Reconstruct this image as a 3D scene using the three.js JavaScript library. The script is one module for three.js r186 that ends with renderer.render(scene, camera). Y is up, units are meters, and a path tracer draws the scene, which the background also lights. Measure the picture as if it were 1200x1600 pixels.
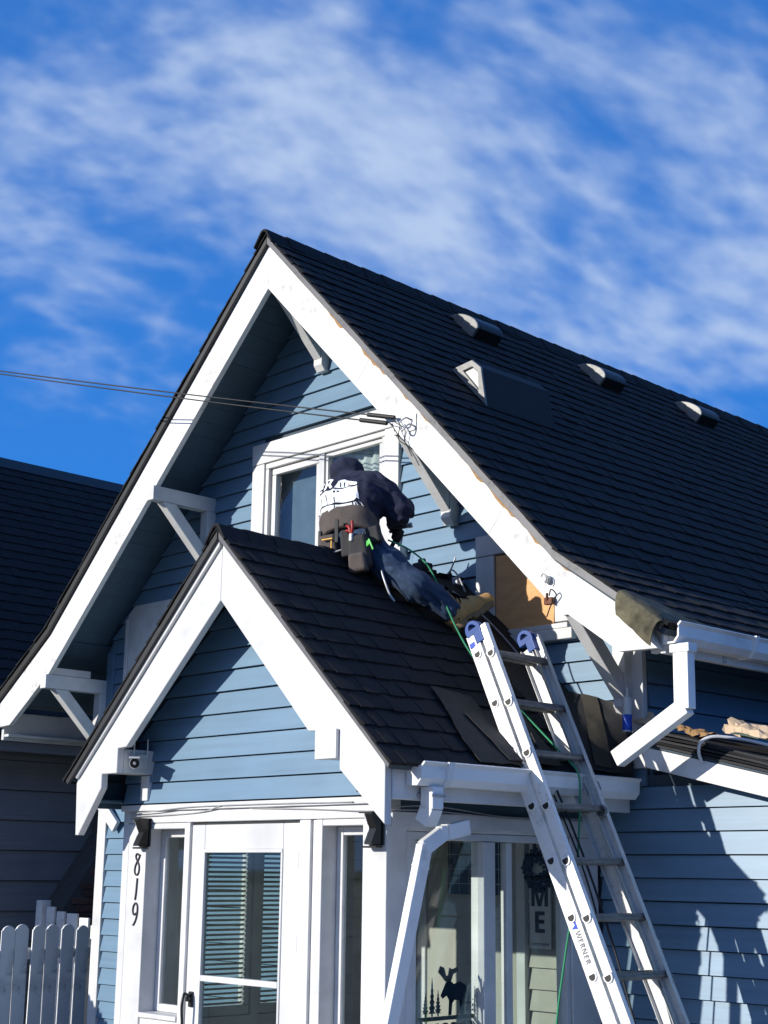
import * as THREE from 'three';
import { RoundedBoxGeometry } from 'three/addons/geometries/RoundedBoxGeometry.js';
import { mergeGeometries } from 'three/addons/utils/BufferGeometryUtils.js';
import { FontLoader } from 'three/addons/loaders/FontLoader.js';
import { TextGeometry } from 'three/addons/geometries/TextGeometry.js';

// ------------------------------------------------------------------ camera, sky, sun, exposure
const scene = new THREE.Scene();
const D2R = Math.PI / 180;
const camera = new THREE.PerspectiveCamera(38.36, 0.75, 0.1, 600);
camera.position.set(7.97, 2.0, 7.15);
camera.rotation.set(13.7255 * D2R, 45.671 * D2R, 0.68986 * D2R, 'YXZ');
scene.add(camera);
const SUN = new THREE.Vector3(-0.375, 0.445, 1).normalize();
const sun = new THREE.DirectionalLight(new THREE.Color(1, 0.955, 0.88), 5);
sun.position.copy(SUN).multiplyScalar(30); sun.target.position.set(0, 3, 0);
sun.castShadow = true; sun.shadow.mapSize.set(4096, 4096); sun.shadow.bias = -0.0005;
Object.assign(sun.shadow.camera, { left: -12, right: 12, top: 12, bottom: -12, near: 1, far: 70 });
scene.add(sun, sun.target);
const EXPOSURE = 1.1;

// ------------------------------------------------------------------ random and noise
function rng(seed) { let s = seed >>> 0; return () => { s = (s + 0x6D2B79F5) >>> 0; let t = s; t = Math.imul(t ^ (t >>> 15), t | 1); t ^= t + Math.imul(t ^ (t >>> 7), t | 61); return ((t ^ (t >>> 14)) >>> 0) / 4294967296; }; }
const R = rng(20240511);
const rr = (a, b) => a + (b - a) * R();
const clamp = (x, a = 0, b = 1) => Math.min(b, Math.max(a, x));
const smooth = (a, b, x) => { const t = clamp((x - a) / (b - a)); return t * t * (3 - 2 * t); };
const mix = (a, b, t) => a + (b - a) * t;
function hash3(x, y, z) { let h = Math.imul(x, 374761393) ^ Math.imul(y, 668265263) ^ Math.imul(z, 2147483647 ^ 0x5bd1e995); h = Math.imul(h ^ (h >>> 13), 1274126177); return ((h ^ (h >>> 16)) >>> 0) / 4294967296; }
function vnoise(x, y, z = 0, px = 0, py = 0) {          // value noise, periodic in x and y when px, py are given
  const xi = Math.floor(x), yi = Math.floor(y), zi = Math.floor(z);
  let fx = x - xi, fy = y - yi, fz = z - zi;
  fx = fx * fx * (3 - 2 * fx); fy = fy * fy * (3 - 2 * fy); fz = fz * fz * (3 - 2 * fz);
  const wx = i => px ? ((i % px) + px) % px : i, wy = i => py ? ((i % py) + py) % py : i;
  const x0 = wx(xi), x1 = wx(xi + 1), y0 = wy(yi), y1 = wy(yi + 1);
  const l = (a, b, t) => a + (b - a) * t;
  const s = k => l(l(hash3(x0, y0, k), hash3(x1, y0, k), fx), l(hash3(x0, y1, k), hash3(x1, y1, k), fx), fy);
  return z === 0 ? s(0) : l(s(zi), s(zi + 1), fz);
}
function fbm(x, y, z, oct, px = 0, py = 0) { let s = 0, a = 0.5, n = 0; for (let i = 0; i < oct; i++) { s += a * vnoise(x, y, z, px, py); n += a; a *= 0.5; x *= 2; y *= 2; if (z) z = z * 2 + 7.3; px *= 2; py *= 2; } return s / n; }

// ------------------------------------------------------------------ the sky (one float equirect image: air and thin cloud)
{
  const W = 4096, H = 2048, d = new Float32Array(W * H * 4);
  for (let j = 0; j < H; j++) {
    const el = ((j + 0.5) / H - 0.5) * Math.PI, sy = Math.sin(el), cy = Math.cos(el);
    for (let i = 0; i < W; i++) {
      const az = ((i + 0.5) / W - 0.5) * 2 * Math.PI, x = Math.cos(az) * cy, z = Math.sin(az) * cy, k = (j * W + i) * 4;
      let r, g, b;
      if (sy < -0.02) { r = 0.10; g = 0.105; b = 0.095; }
      else {
        const t = smooth(0.0, 0.62, sy);
        r = mix(0.032, 0.040, t); g = mix(0.262, 0.190, t); b = mix(0.86, 0.62, t);
        const hz = Math.exp(-Math.max(sy, 0) * 34); r = mix(r, 0.36, hz * 0.5); g = mix(g, 0.52, hz * 0.5); b = mix(b, 0.85, hz * 0.5);
        // high thin cloud on a plane above the place
        const h = 1 / (Math.max(sy, 0) + 0.42), u = x * h, v = z * h, a = u * 0.30 - v * 0.954, c = u * 0.954 + v * 0.30;
        const w1 = fbm(u * 3 + 9, v * 3 + 3, 0, 3) - 0.5, w2 = fbm(u * 3 + 31, v * 3 + 17, 0, 3) - 0.5;
        const big = fbm(a * 1.6 + 2.2 + w1 * 0.3, c * 2.0 + 7.1 + w2 * 0.3, 0, 3);
        const mid = fbm(a * 5.0 + 1.7 + w1 * 1.2, c * 8.5 + 5.5 + w2 * 1.2, 0, 5);
        const wisp = 1 - Math.abs(2 * fbm(a * 9 + 14 + w1 * 1.6, c * 17 + 3 + w2 * 1.6, 0, 5) - 1);
        const fine = fbm(a * 34 + 40 + w1 * 2, c * 58 + 20 + w2 * 2, 0, 4);
        const side = -x / Math.max(0.001, Math.hypot(x, z)), clear = smooth(0.60, 0.80, side) * smooth(0.47, 0.30, sy);
        const q = (big - 0.5) * 1.15 + (mid - 0.5) * 1.15 + (wisp - 0.72) * 0.55 + (fine - 0.5) * 0.6 - 0.13 + 0.26 * smooth(0.06, 0.46, sy) + 0.30 * smooth(0.68, 0.84, side) * smooth(0.42, 0.56, sy) - 0.50 * clear - 0.35 * smooth(0.64, 0.95, sy);
        const cov = 0.80 * Math.pow(smooth(-0.22, 1.05, q), 1.35) * smooth(0.05, 0.22, sy);
        r = mix(r, 0.60, cov); g = mix(g, 0.73, cov); b = mix(b, 0.95, cov);
        const sd = Math.max(0, x * SUN.x + sy * SUN.y + z * SUN.z), gl = Math.pow(sd, 24) * 0.8 + Math.pow(sd, 4) * 0.12;
        r += gl; g += gl * 0.95; b += gl * 0.85;
      }
      d[k] = r * 0.87; d[k + 1] = g * 0.87; d[k + 2] = b * 0.87; d[k + 3] = 1;
    }
  }
  const sky = new THREE.DataTexture(d, W, H, THREE.RGBAFormat, THREE.FloatType);
  sky.mapping = THREE.EquirectangularReflectionMapping; sky.magFilter = THREE.LinearFilter; sky.minFilter = THREE.LinearFilter; sky.needsUpdate = true;
  scene.background = sky; scene.environment = sky;
}

// ------------------------------------------------------------------ procedural materials
function tex(size, f, srgb = false) {
  const d = new Uint8Array(size * size * 4);
  for (let j = 0; j < size; j++) for (let i = 0; i < size; i++) { const c = f(i / size, j / size), k = (j * size + i) * 4; if (typeof c === 'number') d[k] = d[k + 1] = d[k + 2] = clamp(c) * 255; else { d[k] = clamp(c[0]) * 255; d[k + 1] = clamp(c[1]) * 255; d[k + 2] = clamp(c[2]) * 255; } d[k + 3] = 255; }
  const t = new THREE.DataTexture(d, size, size, THREE.RGBAFormat); t.wrapS = t.wrapT = THREE.RepeatWrapping; t.magFilter = THREE.LinearFilter; t.minFilter = THREE.LinearMipmapLinearFilter; t.generateMipmaps = true;
  if (srgb) t.colorSpace = THREE.SRGBColorSpace; t.needsUpdate = true; return t;
}
const rep = (t, u, v = u) => { const c = t.clone(); c.repeat.set(u, v); c.needsUpdate = true; return c; };
const P = 8;
const tMottle = tex(256, (u, v) => 0.80 + 0.30 * (fbm(u * P, v * P, 0, 5, P, P) - 0.4));
const tWear = tex(512, (u, v) => { const n = fbm(u * 6, v * 6, 0, 6, 6, 6), m = fbm(u * 24 + 3, v * 24 + 9, 0, 4, 24, 24); const s = 1 - 0.16 * smooth(0.40, 0.74, n) - 0.24 * smooth(0.55, 0.80, m) * smooth(0.40, 0.6, n); return [s, s * 0.995, s * 0.98]; });
const tStreak = tex(256, (u, v) => 0.86 + 0.20 * (fbm(u * 3, v * 64, 0, 4, 3, 64) - 0.5) + 0.16 * (fbm(u * 6, v * 6, 0, 4, 6, 6) - 0.5));
const tGrainB = tex(256, (u, v) => fbm(u * 5, v * 90, 0, 4, 5, 90));
const tGran = tex(512, (u, v) => { const g = hash3(Math.floor(u * 512), Math.floor(v * 512), 5), n = fbm(u * 5, v * 5, 0, 5, 5, 5); const s = 0.36 + 0.55 * Math.pow(g, 3) + 0.95 * (n - 0.45); return [s, s, s]; });
const tFine = tex(256, (u, v) => fbm(u * 64, v * 64, 0, 3, 64, 64));
const tBrush = tex(256, (u, v) => 0.62 + 0.5 * (fbm(u * 2, v * 80, 0, 4, 2, 80) - 0.5) + 0.3 * (fbm(u * 10, v * 10, 0, 4, 10, 10) - 0.5));
const tPly = tex(512, (u, v) => { const w = fbm(u * 4, v * 4, 0, 4, 4, 4), g = fbm(u * 2 + 0, v * 40 + 0, 0, 4, 2, 40), ring = 0.5 + 0.5 * Math.sin((v * 10 + w * 3.2) * 6.283); const s = 0.86 + 0.16 * (g - 0.5) + 0.08 * (ring - 0.5) - 0.35 * smooth(0.72, 0.78, vnoise(u * 13, v * 13, 0, 13, 13)) * smooth(.6, .7, w); return [s, s * 0.97, s * 0.92]; });
const tFab = tex(256, (u, v) => 0.7 + 0.25 * Math.sin(u * 256) * Math.sin(v * 256) * 0.5 + 0.35 * (fbm(u * 20, v * 20, 0, 4, 20, 20) - 0.5));
const tJean = tex(256, (u, v) => { const b = smooth(0.60, 0.70, fbm(u * 5, v * 5, 0, 5, 5, 5)), w = 0.75 + 0.4 * (fbm(u * 40, v * 40, 0, 3, 40, 40) - 0.5); return [w * mix(0.34, 0.72, b), w * mix(0.42, 0.78, b), w * mix(0.56, 0.86, b)]; });
const tGround = tex(256, (u, v) => { const n = fbm(u * 12, v * 12, 0, 6, 12, 12); return [0.5 + 0.6 * (n - 0.4), 0.52 + 0.6 * (n - 0.4), 0.42 + 0.5 * (n - 0.4)]; });
function mat(c, o = {}) { const { phys, ...q } = o; const m = new (phys ? THREE.MeshPhysicalMaterial : THREE.MeshStandardMaterial)({ roughness: 0.6, ...q }); m.color.setRGB(...c); return m; }
const M = {
  white: mat([0.70, 0.70, 0.69], { map: rep(tMottle, 0.9), roughness: 0.5, bumpMap: rep(tGrainB, 1.2, 1.2), bumpScale: 0.0008 }),
  worn: mat([0.70, 0.70, 0.685], { map: rep(tWear, 0.9), roughness: 0.55, bumpMap: rep(tWear, 1.7), bumpScale: 0.002 }),
  vinyl: mat([0.70, 0.70, 0.69], { map: rep(tMottle, 0.4), roughness: 0.35 }),
  gutter: mat([0.74, 0.75, 0.75], { map: rep(tWear, 0.7), roughness: 0.38 }),
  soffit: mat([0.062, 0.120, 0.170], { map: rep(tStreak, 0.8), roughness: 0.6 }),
  core: mat([0.05, 0.08, 0.11], { map: rep(tMottle, 1), roughness: 0.8 }),
  cream: mat([0.46, 0.435, 0.375], { map: rep(tMottle, 1), roughness: 0.6 }),
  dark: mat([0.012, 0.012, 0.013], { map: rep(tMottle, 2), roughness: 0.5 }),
  black: mat([0.012, 0.012, 0.012], { roughness: 0.38, map: rep(tMottle, 4) }),
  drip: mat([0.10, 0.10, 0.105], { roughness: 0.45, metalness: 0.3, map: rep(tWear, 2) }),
  metal: mat([0.62, 0.63, 0.64], { roughness: 0.42, metalness: 0.35, map: rep(tBrush, 2) }),
  ventMetal: mat([0.20, 0.20, 0.195], { roughness: 0.5, metalness: 0.4, map: rep(tWear, 5) }),
  aluShaded: mat([0.58, 0.58, 0.565], { roughness: 0.5, metalness: 0.3, map: rep(tWear, 4) }),  // alu darkened to paint the shadow on the rear ladder rails
  alu: mat([0.80, 0.80, 0.79], { roughness: 0.45, metalness: 0.3, map: rep(tWear, 2.5) }),
  rung: mat([0.30, 0.295, 0.285], { roughness: 0.5, metalness: 0.5, map: rep(tBrush, 3) }),
  blue: mat([0.008, 0.065, 0.28], { roughness: 0.4, map: rep(tMottle, 3) }),
  felt: mat([0.016, 0.016, 0.018], { roughness: 0.75, map: rep(tMottle, 3), bumpMap: rep(tFine, 2), bumpScale: 0.0015, side: THREE.DoubleSide }),
  feltBrown: mat([0.040, 0.035, 0.025], { roughness: 0.9, map: rep(tWear, 3), bumpMap: rep(tFine, 2), bumpScale: 0.0015, side: THREE.DoubleSide }),
  olive: mat([0.21, 0.19, 0.115], { roughness: 0.95, map: rep(tGran, 3), bumpMap: rep(tGran, 3), bumpScale: 0.003, side: THREE.DoubleSide }),
  ply: mat([0.80, 0.44, 0.19], { roughness: 0.75, map: rep(tPly, 1.1), bumpMap: rep(tGrainB, 1.5), bumpScale: 0.001 }),
  paper: mat([0.60, 0.45, 0.30], { roughness: 0.85, map: rep(tWear, 4) }),
  brownPaper: mat([0.36, 0.21, 0.09], { roughness: 0.85, map: rep(tWear, 4) }),
  green: mat([0.03, 0.32, 0.14], { roughness: 0.7, map: rep(tFab, 20) }),
  lime: mat([0.06, 0.55, 0.05], { roughness: 0.45, map: rep(tMottle, 6) }),
  red: mat([0.35, 0.02, 0.015], { roughness: 0.45, map: rep(tMottle, 6) }),
  tarp: mat([0.01, 0.09, 0.07], { roughness: 0.5, map: rep(tMottle, 4) }),
  rubber: mat([0.010, 0.010, 0.011], { roughness: 0.6, map: rep(tMottle, 5) }),
  cable: mat([0.007, 0.007, 0.008], { roughness: 0.6, map: rep(tMottle, 5) }),
  greyCable: mat([0.42, 0.42, 0.42], { roughness: 0.6, map: rep(tMottle, 5) }),
  hood: mat([0.013, 0.018, 0.050], { roughness: 0.95, map: rep(tFab, 6), bumpMap: rep(tFab, 9), bumpScale: 0.001 }),
  jeans: mat([0.075, 0.13, 0.20], { roughness: 0.92, map: rep(tJean, 2.2), bumpMap: rep(tFab, 9), bumpScale: 0.001 }),
  bleach: mat([0.30, 0.36, 0.46], { roughness: 0.9, map: rep(tFab, 5) }),
  boot: mat([0.52, 0.30, 0.11], { roughness: 0.85, map: rep(tWear, 5), bumpMap: rep(tFine, 4), bumpScale: 0.001 }),
  sole: mat([0.30, 0.20, 0.10], { roughness: 0.9, map: rep(tMottle, 9) }),
  lace: mat([0.05, 0.03, 0.02], { roughness: 0.9, map: rep(tMottle, 9) }),
  skin: mat([0.42, 0.24, 0.16], { roughness: 0.55, map: rep(tMottle, 4) }),
  glove: mat([0.014, 0.014, 0.016], { roughness: 0.85, map: rep(tFab, 9) }),
  leather: mat([0.085, 0.068, 0.060], { roughness: 0.8, map: rep(tWear, 5), bumpMap: rep(tFine, 3), bumpScale: 0.001 }),
  leatherDark: mat([0.022, 0.020, 0.022], { roughness: 0.75, map: rep(tWear, 5), bumpMap: rep(tFine, 3), bumpScale: 0.001 }),
  brass: mat([0.55, 0.30, 0.06], { roughness: 0.4, metalness: 0.6, map: rep(tMottle, 6) }),
  nbrWall: mat([0.19, 0.205, 0.215], { roughness: 0.75, map: rep(tStreak, 0.8), bumpMap: rep(tGrainB, 1, 1), bumpScale: 0.002 }),
  fence: mat([0.72, 0.73, 0.735], { roughness: 0.65, map: rep(tWear, 1.3), bumpMap: rep(tGrainB, 1), bumpScale: 0.001 }),
  mortar: mat([0.10, 0.09, 0.08], { roughness: 0.95, map: rep(tMottle, 3) }),
  concrete: mat([0.50, 0.47, 0.41], { roughness: 0.9, map: rep(tWear, 0.6), bumpMap: rep(tFine, 1.5), bumpScale: 0.001 }),
  asphalt: mat([0.06, 0.06, 0.062], { roughness: 0.95, map: rep(tGran, 0.8) }),
  ground: mat([0.075, 0.08, 0.055], { roughness: 0.95, map: rep(tGround, 0.5) }),
  bark: mat([0.13, 0.10, 0.08], { roughness: 0.95, map: rep(tMottle, 3) }),
  curtain: mat([0.58, 0.62, 0.58], { roughness: 0.9, map: rep(tMottle, 2), side: THREE.DoubleSide }),
  shade: mat([0.10, 0.15, 0.21], { roughness: 0.9, map: rep(tMottle, 2), side: THREE.DoubleSide }),  // reflected blue, painted on the sheet behind the left upper pane
  slat: mat([0.22, 0.22, 0.20], { roughness: 0.6, map: rep(tMottle, 2) }),
  floor: mat([0.20, 0.15, 0.10], { roughness: 0.6, map: rep(tStreak, 1) }),
  glass: mat([0.93, 0.96, 0.95], { phys: true, transmission: 1, thickness: 0, roughness: 0.015, ior: 1.5 }),
  glassDark: mat([0.80, 0.86, 0.84], { phys: true, transmission: 1, thickness: 0, roughness: 0.03, ior: 1.5 }),
  lite: mat([0.02, 0.04, 0.045], { roughness: 0.12, map: rep(tMottle, 3) }),
  lens: mat([0.01, 0.01, 0.012], { roughness: 0.08 }),
  ink: mat([0.02, 0.02, 0.03], { roughness: 0.6 }),
  inkGrey: mat([0.16, 0.16, 0.17], { roughness: 0.6 }),
  inkBlue: mat([0.01, 0.06, 0.45], { roughness: 0.5 }),
};
const sidingM = [[0.142, 0.252, 0.360], [0.136, 0.243, 0.349], [0.148, 0.260, 0.368], [0.139, 0.248, 0.356]].map(c => mat(c, { map: rep(tStreak, 0.6), roughness: 0.42, bumpMap: rep(tGrainB, 0.9, 0.9), bumpScale: 0.0006 }));
const shingleM = [[0.0078, 0.0090, 0.0118], [0.0056, 0.0066, 0.0090], [0.0098, 0.0107, 0.0128], [0.0064, 0.0075, 0.0100]].map(c => mat(c, { map: rep(tGran, 1.1), roughness: 0.92, bumpMap: rep(tGran, 1.1), bumpScale: 0.002 }));
const brickM = [[0.15, 0.065, 0.045], [0.12, 0.055, 0.04], [0.19, 0.085, 0.06]].map(c => mat(c, { map: rep(tMottle, 5), roughness: 0.9, bumpMap: rep(tFine, 3), bumpScale: 0.002 }));

// ------------------------------------------------------------------ geometry helpers
const V = (x, y, z) => new THREE.Vector3(x, y, z);
function boxUV(g, off = 0) {                              // uv in metres from each face's main direction
  g = g.index ? g.toNonIndexed() : g;
  const p = g.attributes.position, uv = new Float32Array(p.count * 2), a = V(), b = V(), c = V(), n = V();
  const ou = off ? R() * 13 : 0, ov = off ? R() * 13 : 0;
  for (let i = 0; i < p.count; i += 3) {
    a.fromBufferAttribute(p, i); b.fromBufferAttribute(p, i + 1); c.fromBufferAttribute(p, i + 2);
    n.subVectors(b, a).cross(c.clone().sub(a)); const x = Math.abs(n.x), y = Math.abs(n.y), z = Math.abs(n.z);
    for (const [k, q] of [[i, a], [i + 1, b], [i + 2, c]]) {
      uv[k * 2] = (x >= y && x >= z ? q.z : q.x) + ou; uv[k * 2 + 1] = (y > x && y >= z ? q.z : q.y) + ov;
    }
  }
  g.setAttribute('uv', new THREE.BufferAttribute(uv, 2));
  return g;
}
function strip(g) { for (const k of Object.keys(g.attributes)) if (!['position', 'normal', 'uv'].includes(k)) g.deleteAttribute(k); return g; }
const join = list => mergeGeometries(list.map(g => { g = g.index ? g.toNonIndexed() : g; if (!g.attributes.normal) g.computeVertexNormals(); if (!g.attributes.uv) g = boxUV(g); return strip(g); }));
const bx = (x0, x1, y0, y1, z0, z1) => new THREE.BoxGeometry(x1 - x0, y1 - y0, z1 - z0).translate((x0 + x1) / 2, (y0 + y1) / 2, (z0 + z1) / 2);
const rb = (x0, x1, y0, y1, z0, z1, r = 0.006) => new RoundedBoxGeometry(x1 - x0, y1 - y0, z1 - z0, 1, Math.min(r, (x1 - x0) / 2.1, (y1 - y0) / 2.1, (z1 - z0) / 2.1)).translate((x0 + x1) / 2, (y0 + y1) / 2, (z0 + z1) / 2);
function beam(p, q, w, h, up = V(0, 1, 0), r = 0.004) {   // box from p to q, w across, h along up
  const d = q.clone().sub(p), L = d.length(); d.normalize(); const s = d.clone().cross(up).normalize(), u = s.clone().cross(d).normalize();
  const g = new RoundedBoxGeometry(L, h, w, 1, Math.min(r, w / 2.1, h / 2.1));
  return g.applyMatrix4(new THREE.Matrix4().makeBasis(d, u, s).setPosition(p.clone().add(q).multiplyScalar(0.5)));
}
function prism(pts, z0, z1, bev = 0.004, holes = []) {     // outline in x, y pulled from z0 to z1
  const s = new THREE.Shape(pts.map(p => new THREE.Vector2(p[0], p[1])));
  for (const h of holes) s.holes.push(new THREE.Path(h.map(p => new THREE.Vector2(p[0], p[1]))));
  const g = new THREE.ExtrudeGeometry(s, { depth: z1 - z0 - 2 * bev, bevelEnabled: bev > 0, bevelThickness: bev, bevelSize: bev, bevelOffset: -bev, bevelSegments: 1, steps: 1 });
  return g.translate(0, 0, z0 + bev);
}
const prismX = (pts, x0, x1, bev = 0.003) => prism(pts.map(p => [-p[0], p[1]]), x0, x1, bev).applyMatrix4(new THREE.Matrix4().makeBasis(V(0, 0, -1), V(0, 1, 0), V(1, 0, 0)));   // outline in z, y pulled along x
function tube(pts, r, seg = 0, rad = 7) { const c = new THREE.CatmullRomCurve3(pts.map(p => V(...p)), false, 'centripetal'); return new THREE.TubeGeometry(c, seg || Math.max(6, pts.length * 7), r, rad); }
const cyl = (p, q, r0, r1 = r0, n = 14) => { const d = q.clone().sub(p); return new THREE.CylinderGeometry(r1, r0, d.length(), n).applyQuaternion(new THREE.Quaternion().setFromUnitVectors(V(0, 1, 0), d.clone().normalize())).translate(...p.clone().add(q).multiplyScalar(0.5).toArray()); };
function patch(f, nu, nv) {                               // a sheet from f(u, v) -> [x, y, z]
  const pos = [], uv = [], idx = [];
  for (let j = 0; j <= nv; j++) for (let i = 0; i <= nu; i++) { pos.push(...f(i / nu, j / nv)); uv.push(i / nu * 0.6, j / nv * 0.6); }
  for (let j = 0; j < nv; j++) for (let i = 0; i < nu; i++) { const a = j * (nu + 1) + i, b = a + 1, c = a + nu + 1, d = c + 1; idx.push(a, b, d, a, d, c); }
  const g = new THREE.BufferGeometry(); g.setAttribute('position', new THREE.Float32BufferAttribute(pos, 3)); g.setAttribute('uv', new THREE.Float32BufferAttribute(uv, 2)); g.setIndex(idx); g.computeVertexNormals(); return g;
}
function sheet(f, nu, nv, th) {                           // a sheet with a thickness
  const t = patch(f, nu, nv), n = t.attributes.normal, p = t.attributes.position, b = t.clone(), q = b.attributes.position;
  for (let i = 0; i < p.count; i++) q.setXYZ(i, p.getX(i) - n.getX(i) * th, p.getY(i) - n.getY(i) * th, p.getZ(i) - n.getZ(i) * th);
  const bi = b.index.array; for (let i = 0; i < bi.length; i += 3) { const k = bi[i]; bi[i] = bi[i + 1]; bi[i + 1] = k; } b.computeVertexNormals();
  const rim = [], N = nu + 1, ring = []; for (let i = 0; i < nu; i++) ring.push(i); for (let j = 0; j < nv; j++) ring.push(j * N + nu); for (let i = nu; i > 0; i--) ring.push(nv * N + i); for (let j = nv; j > 0; j--) ring.push(j * N);
  const at = (a, i) => [a.getX(i), a.getY(i), a.getZ(i)];
  for (let i = 0; i < ring.length; i++) { const a = ring[i], c = ring[(i + 1) % ring.length]; rim.push(...at(p, a), ...at(q, a), ...at(q, c), ...at(p, a), ...at(q, c), ...at(p, c)); }
  const e = new THREE.BufferGeometry(); e.setAttribute('position', new THREE.Float32BufferAttribute(rim, 3)); e.computeVertexNormals();
  return join([t, b, e]);
}
const used = {};
function numbered(n) { if (!(n in used)) { used[n] = 0; return n; } return n + '_' + String(++used[n]).padStart(3, '0'); }
function show(m) { m.castShadow = m.receiveShadow = true; return m; }
function part(parent, name, geo, m, rawUV = false) {
  if (Array.isArray(geo)) geo = geo.length > 1 ? join(geo.map(g => rawUV ? g : boxUV(g))) : geo[0];
  else if (!rawUV && !geo.userData.uvDone) geo = boxUV(geo, 1);
  if (geo.attributes && !geo.attributes.normal) geo.computeVertexNormals();
  const o = show(new THREE.Mesh(geo, m)); o.name = numbered(name); parent.add(o); return o;
}
function thing(name, label, category, pos = [0, 0, 0], group) { const o = new THREE.Group(); o.name = numbered(name); o.position.set(...pos); scene.add(o); o.userData = { label, category }; if (group) o.userData.group = group; return o; }
function single(name, label, category, geo, m, group, rawUV) { const o = part(scene, name, geo, m, rawUV); o.userData = { label, category }; if (group) o.userData.group = group; return o; }
const font = await new FontLoader().loadAsync('fonts/droid/droid_sans_bold.typeface.json');
const fontR = await new FontLoader().loadAsync('fonts/droid/droid_sans_regular.typeface.json');
function text(s, size, depth = 0.003, f = font) { const g = new TextGeometry(s, { font: f, size, depth, curveSegments: 4, bevelEnabled: false }); g.computeBoundingBox(); const b = g.boundingBox; return g.translate(-(b.min.x + b.max.x) / 2, -(b.min.y + b.max.y) / 2, 0); }
const basis = (x, y, z, o) => new THREE.Matrix4().makeBasis(x, y, z).setPosition(o);

// naive surface nets over a signed distance: one closed, smooth surface
function nets(f, lo, hi, c) {
  const nx = Math.ceil((hi[0] - lo[0]) / c) + 1, ny = Math.ceil((hi[1] - lo[1]) / c) + 1, nz = Math.ceil((hi[2] - lo[2]) / c) + 1;
  const g = new Float32Array(nx * ny * nz), id = (i, j, k) => (k * ny + j) * nx + i;
  for (let k = 0; k < nz; k++) for (let j = 0; j < ny; j++) for (let i = 0; i < nx; i++) g[id(i, j, k)] = f(lo[0] + i * c, lo[1] + j * c, lo[2] + k * c);
  const vid = new Int32Array(nx * ny * nz).fill(-1), pos = [], idx = [];
  for (let k = 0; k < nz - 1; k++) for (let j = 0; j < ny - 1; j++) for (let i = 0; i < nx - 1; i++) {
    let m = 0, n = 0, sx = 0, sy = 0, sz = 0; const v = [];
    for (let q = 0; q < 8; q++) { v[q] = g[id(i + (q & 1), j + ((q >> 1) & 1), k + (q >> 2))]; if (v[q] < 0) m |= 1 << q; }
    if (m === 0 || m === 255) continue;
    for (const [a, b] of [[0, 1], [2, 3], [4, 5], [6, 7], [0, 2], [1, 3], [4, 6], [5, 7], [0, 4], [1, 5], [2, 6], [3, 7]]) if ((v[a] < 0) !== (v[b] < 0)) {
      const t = v[a] / (v[a] - v[b]); n++; sx += mix(a & 1, b & 1, t); sy += mix((a >> 1) & 1, (b >> 1) & 1, t); sz += mix(a >> 2, b >> 2, t);
    }
    vid[id(i, j, k)] = pos.length / 3; pos.push(lo[0] + (i + sx / n) * c, lo[1] + (j + sy / n) * c, lo[2] + (k + sz / n) * c);
  }
  const quad = (a, b, c2, d, flip) => { if (a < 0 || b < 0 || c2 < 0 || d < 0) return; flip ? idx.push(a, c2, b, a, d, c2) : idx.push(a, b, c2, a, c2, d); };
  for (let k = 1; k < nz - 1; k++) for (let j = 1; j < ny - 1; j++) for (let i = 1; i < nx - 1; i++) {
    const s = g[id(i, j, k)] < 0;
    if (s !== g[id(i + 1, j, k)] < 0) quad(vid[id(i, j - 1, k - 1)], vid[id(i, j, k - 1)], vid[id(i, j, k)], vid[id(i, j - 1, k)], !s);
    if (s !== g[id(i, j + 1, k)] < 0) quad(vid[id(i - 1, j, k - 1)], vid[id(i - 1, j, k)], vid[id(i, j, k)], vid[id(i, j, k - 1)], !s);
    if (s !== g[id(i, j, k + 1)] < 0) quad(vid[id(i - 1, j - 1, k)], vid[id(i, j - 1, k)], vid[id(i, j, k)], vid[id(i - 1, j, k)], !s);
  }
  const q = new THREE.BufferGeometry(); q.setAttribute('position', new THREE.Float32BufferAttribute(pos, 3)); q.setIndex(idx); q.computeVertexNormals();
  const nrm = q.attributes.normal.array.slice(), flat = boxUV(q);                       // box uv, smooth normals
  const nn = new Float32Array(idx.length * 3); for (let i = 0; i < idx.length; i++) for (let a = 0; a < 3; a++) nn[i * 3 + a] = nrm[idx[i] * 3 + a];
  flat.setAttribute('normal', new THREE.BufferAttribute(nn, 3)); flat.userData.uvDone = true; return flat;
}
const smin = (a, b, k) => { const h = Math.max(k - Math.abs(a - b), 0) / k; return Math.min(a, b) - h * h * k / 4; };
function cap(ax, ay, az, bx_, by, bz, r0, r1) {           // tapered capsule distance
  const dx = bx_ - ax, dy = by - ay, dz = bz - az, L = dx * dx + dy * dy + dz * dz;
  return (x, y, z) => { const px = x - ax, py = y - ay, pz = z - az, t = clamp((px * dx + py * dy + pz * dz) / L); const ex = px - dx * t, ey = py - dy * t, ez = pz - dz * t; return Math.sqrt(ex * ex + ey * ey + ez * ez) - mix(r0, r1, t); };
}
const bone = (a, b, r0, r1) => cap(...a, ...b, r0, r1);
function ell(c, r, m) { const i = m ? m.clone().invert() : null, v = V(); return (x, y, z) => { v.set(x - c[0], y - c[1], z - c[2]); if (i) v.applyMatrix4(i); const k = Math.hypot(v.x / r[0], v.y / r[1], v.z / r[2]); return (k - 1) * Math.min(...r); }; }
const blend = (list, k) => (x, y, z) => { let d = list[0](x, y, z); for (let i = 1; i < list.length; i++) d = smin(d, list[i](x, y, z), k); return d; };

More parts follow.
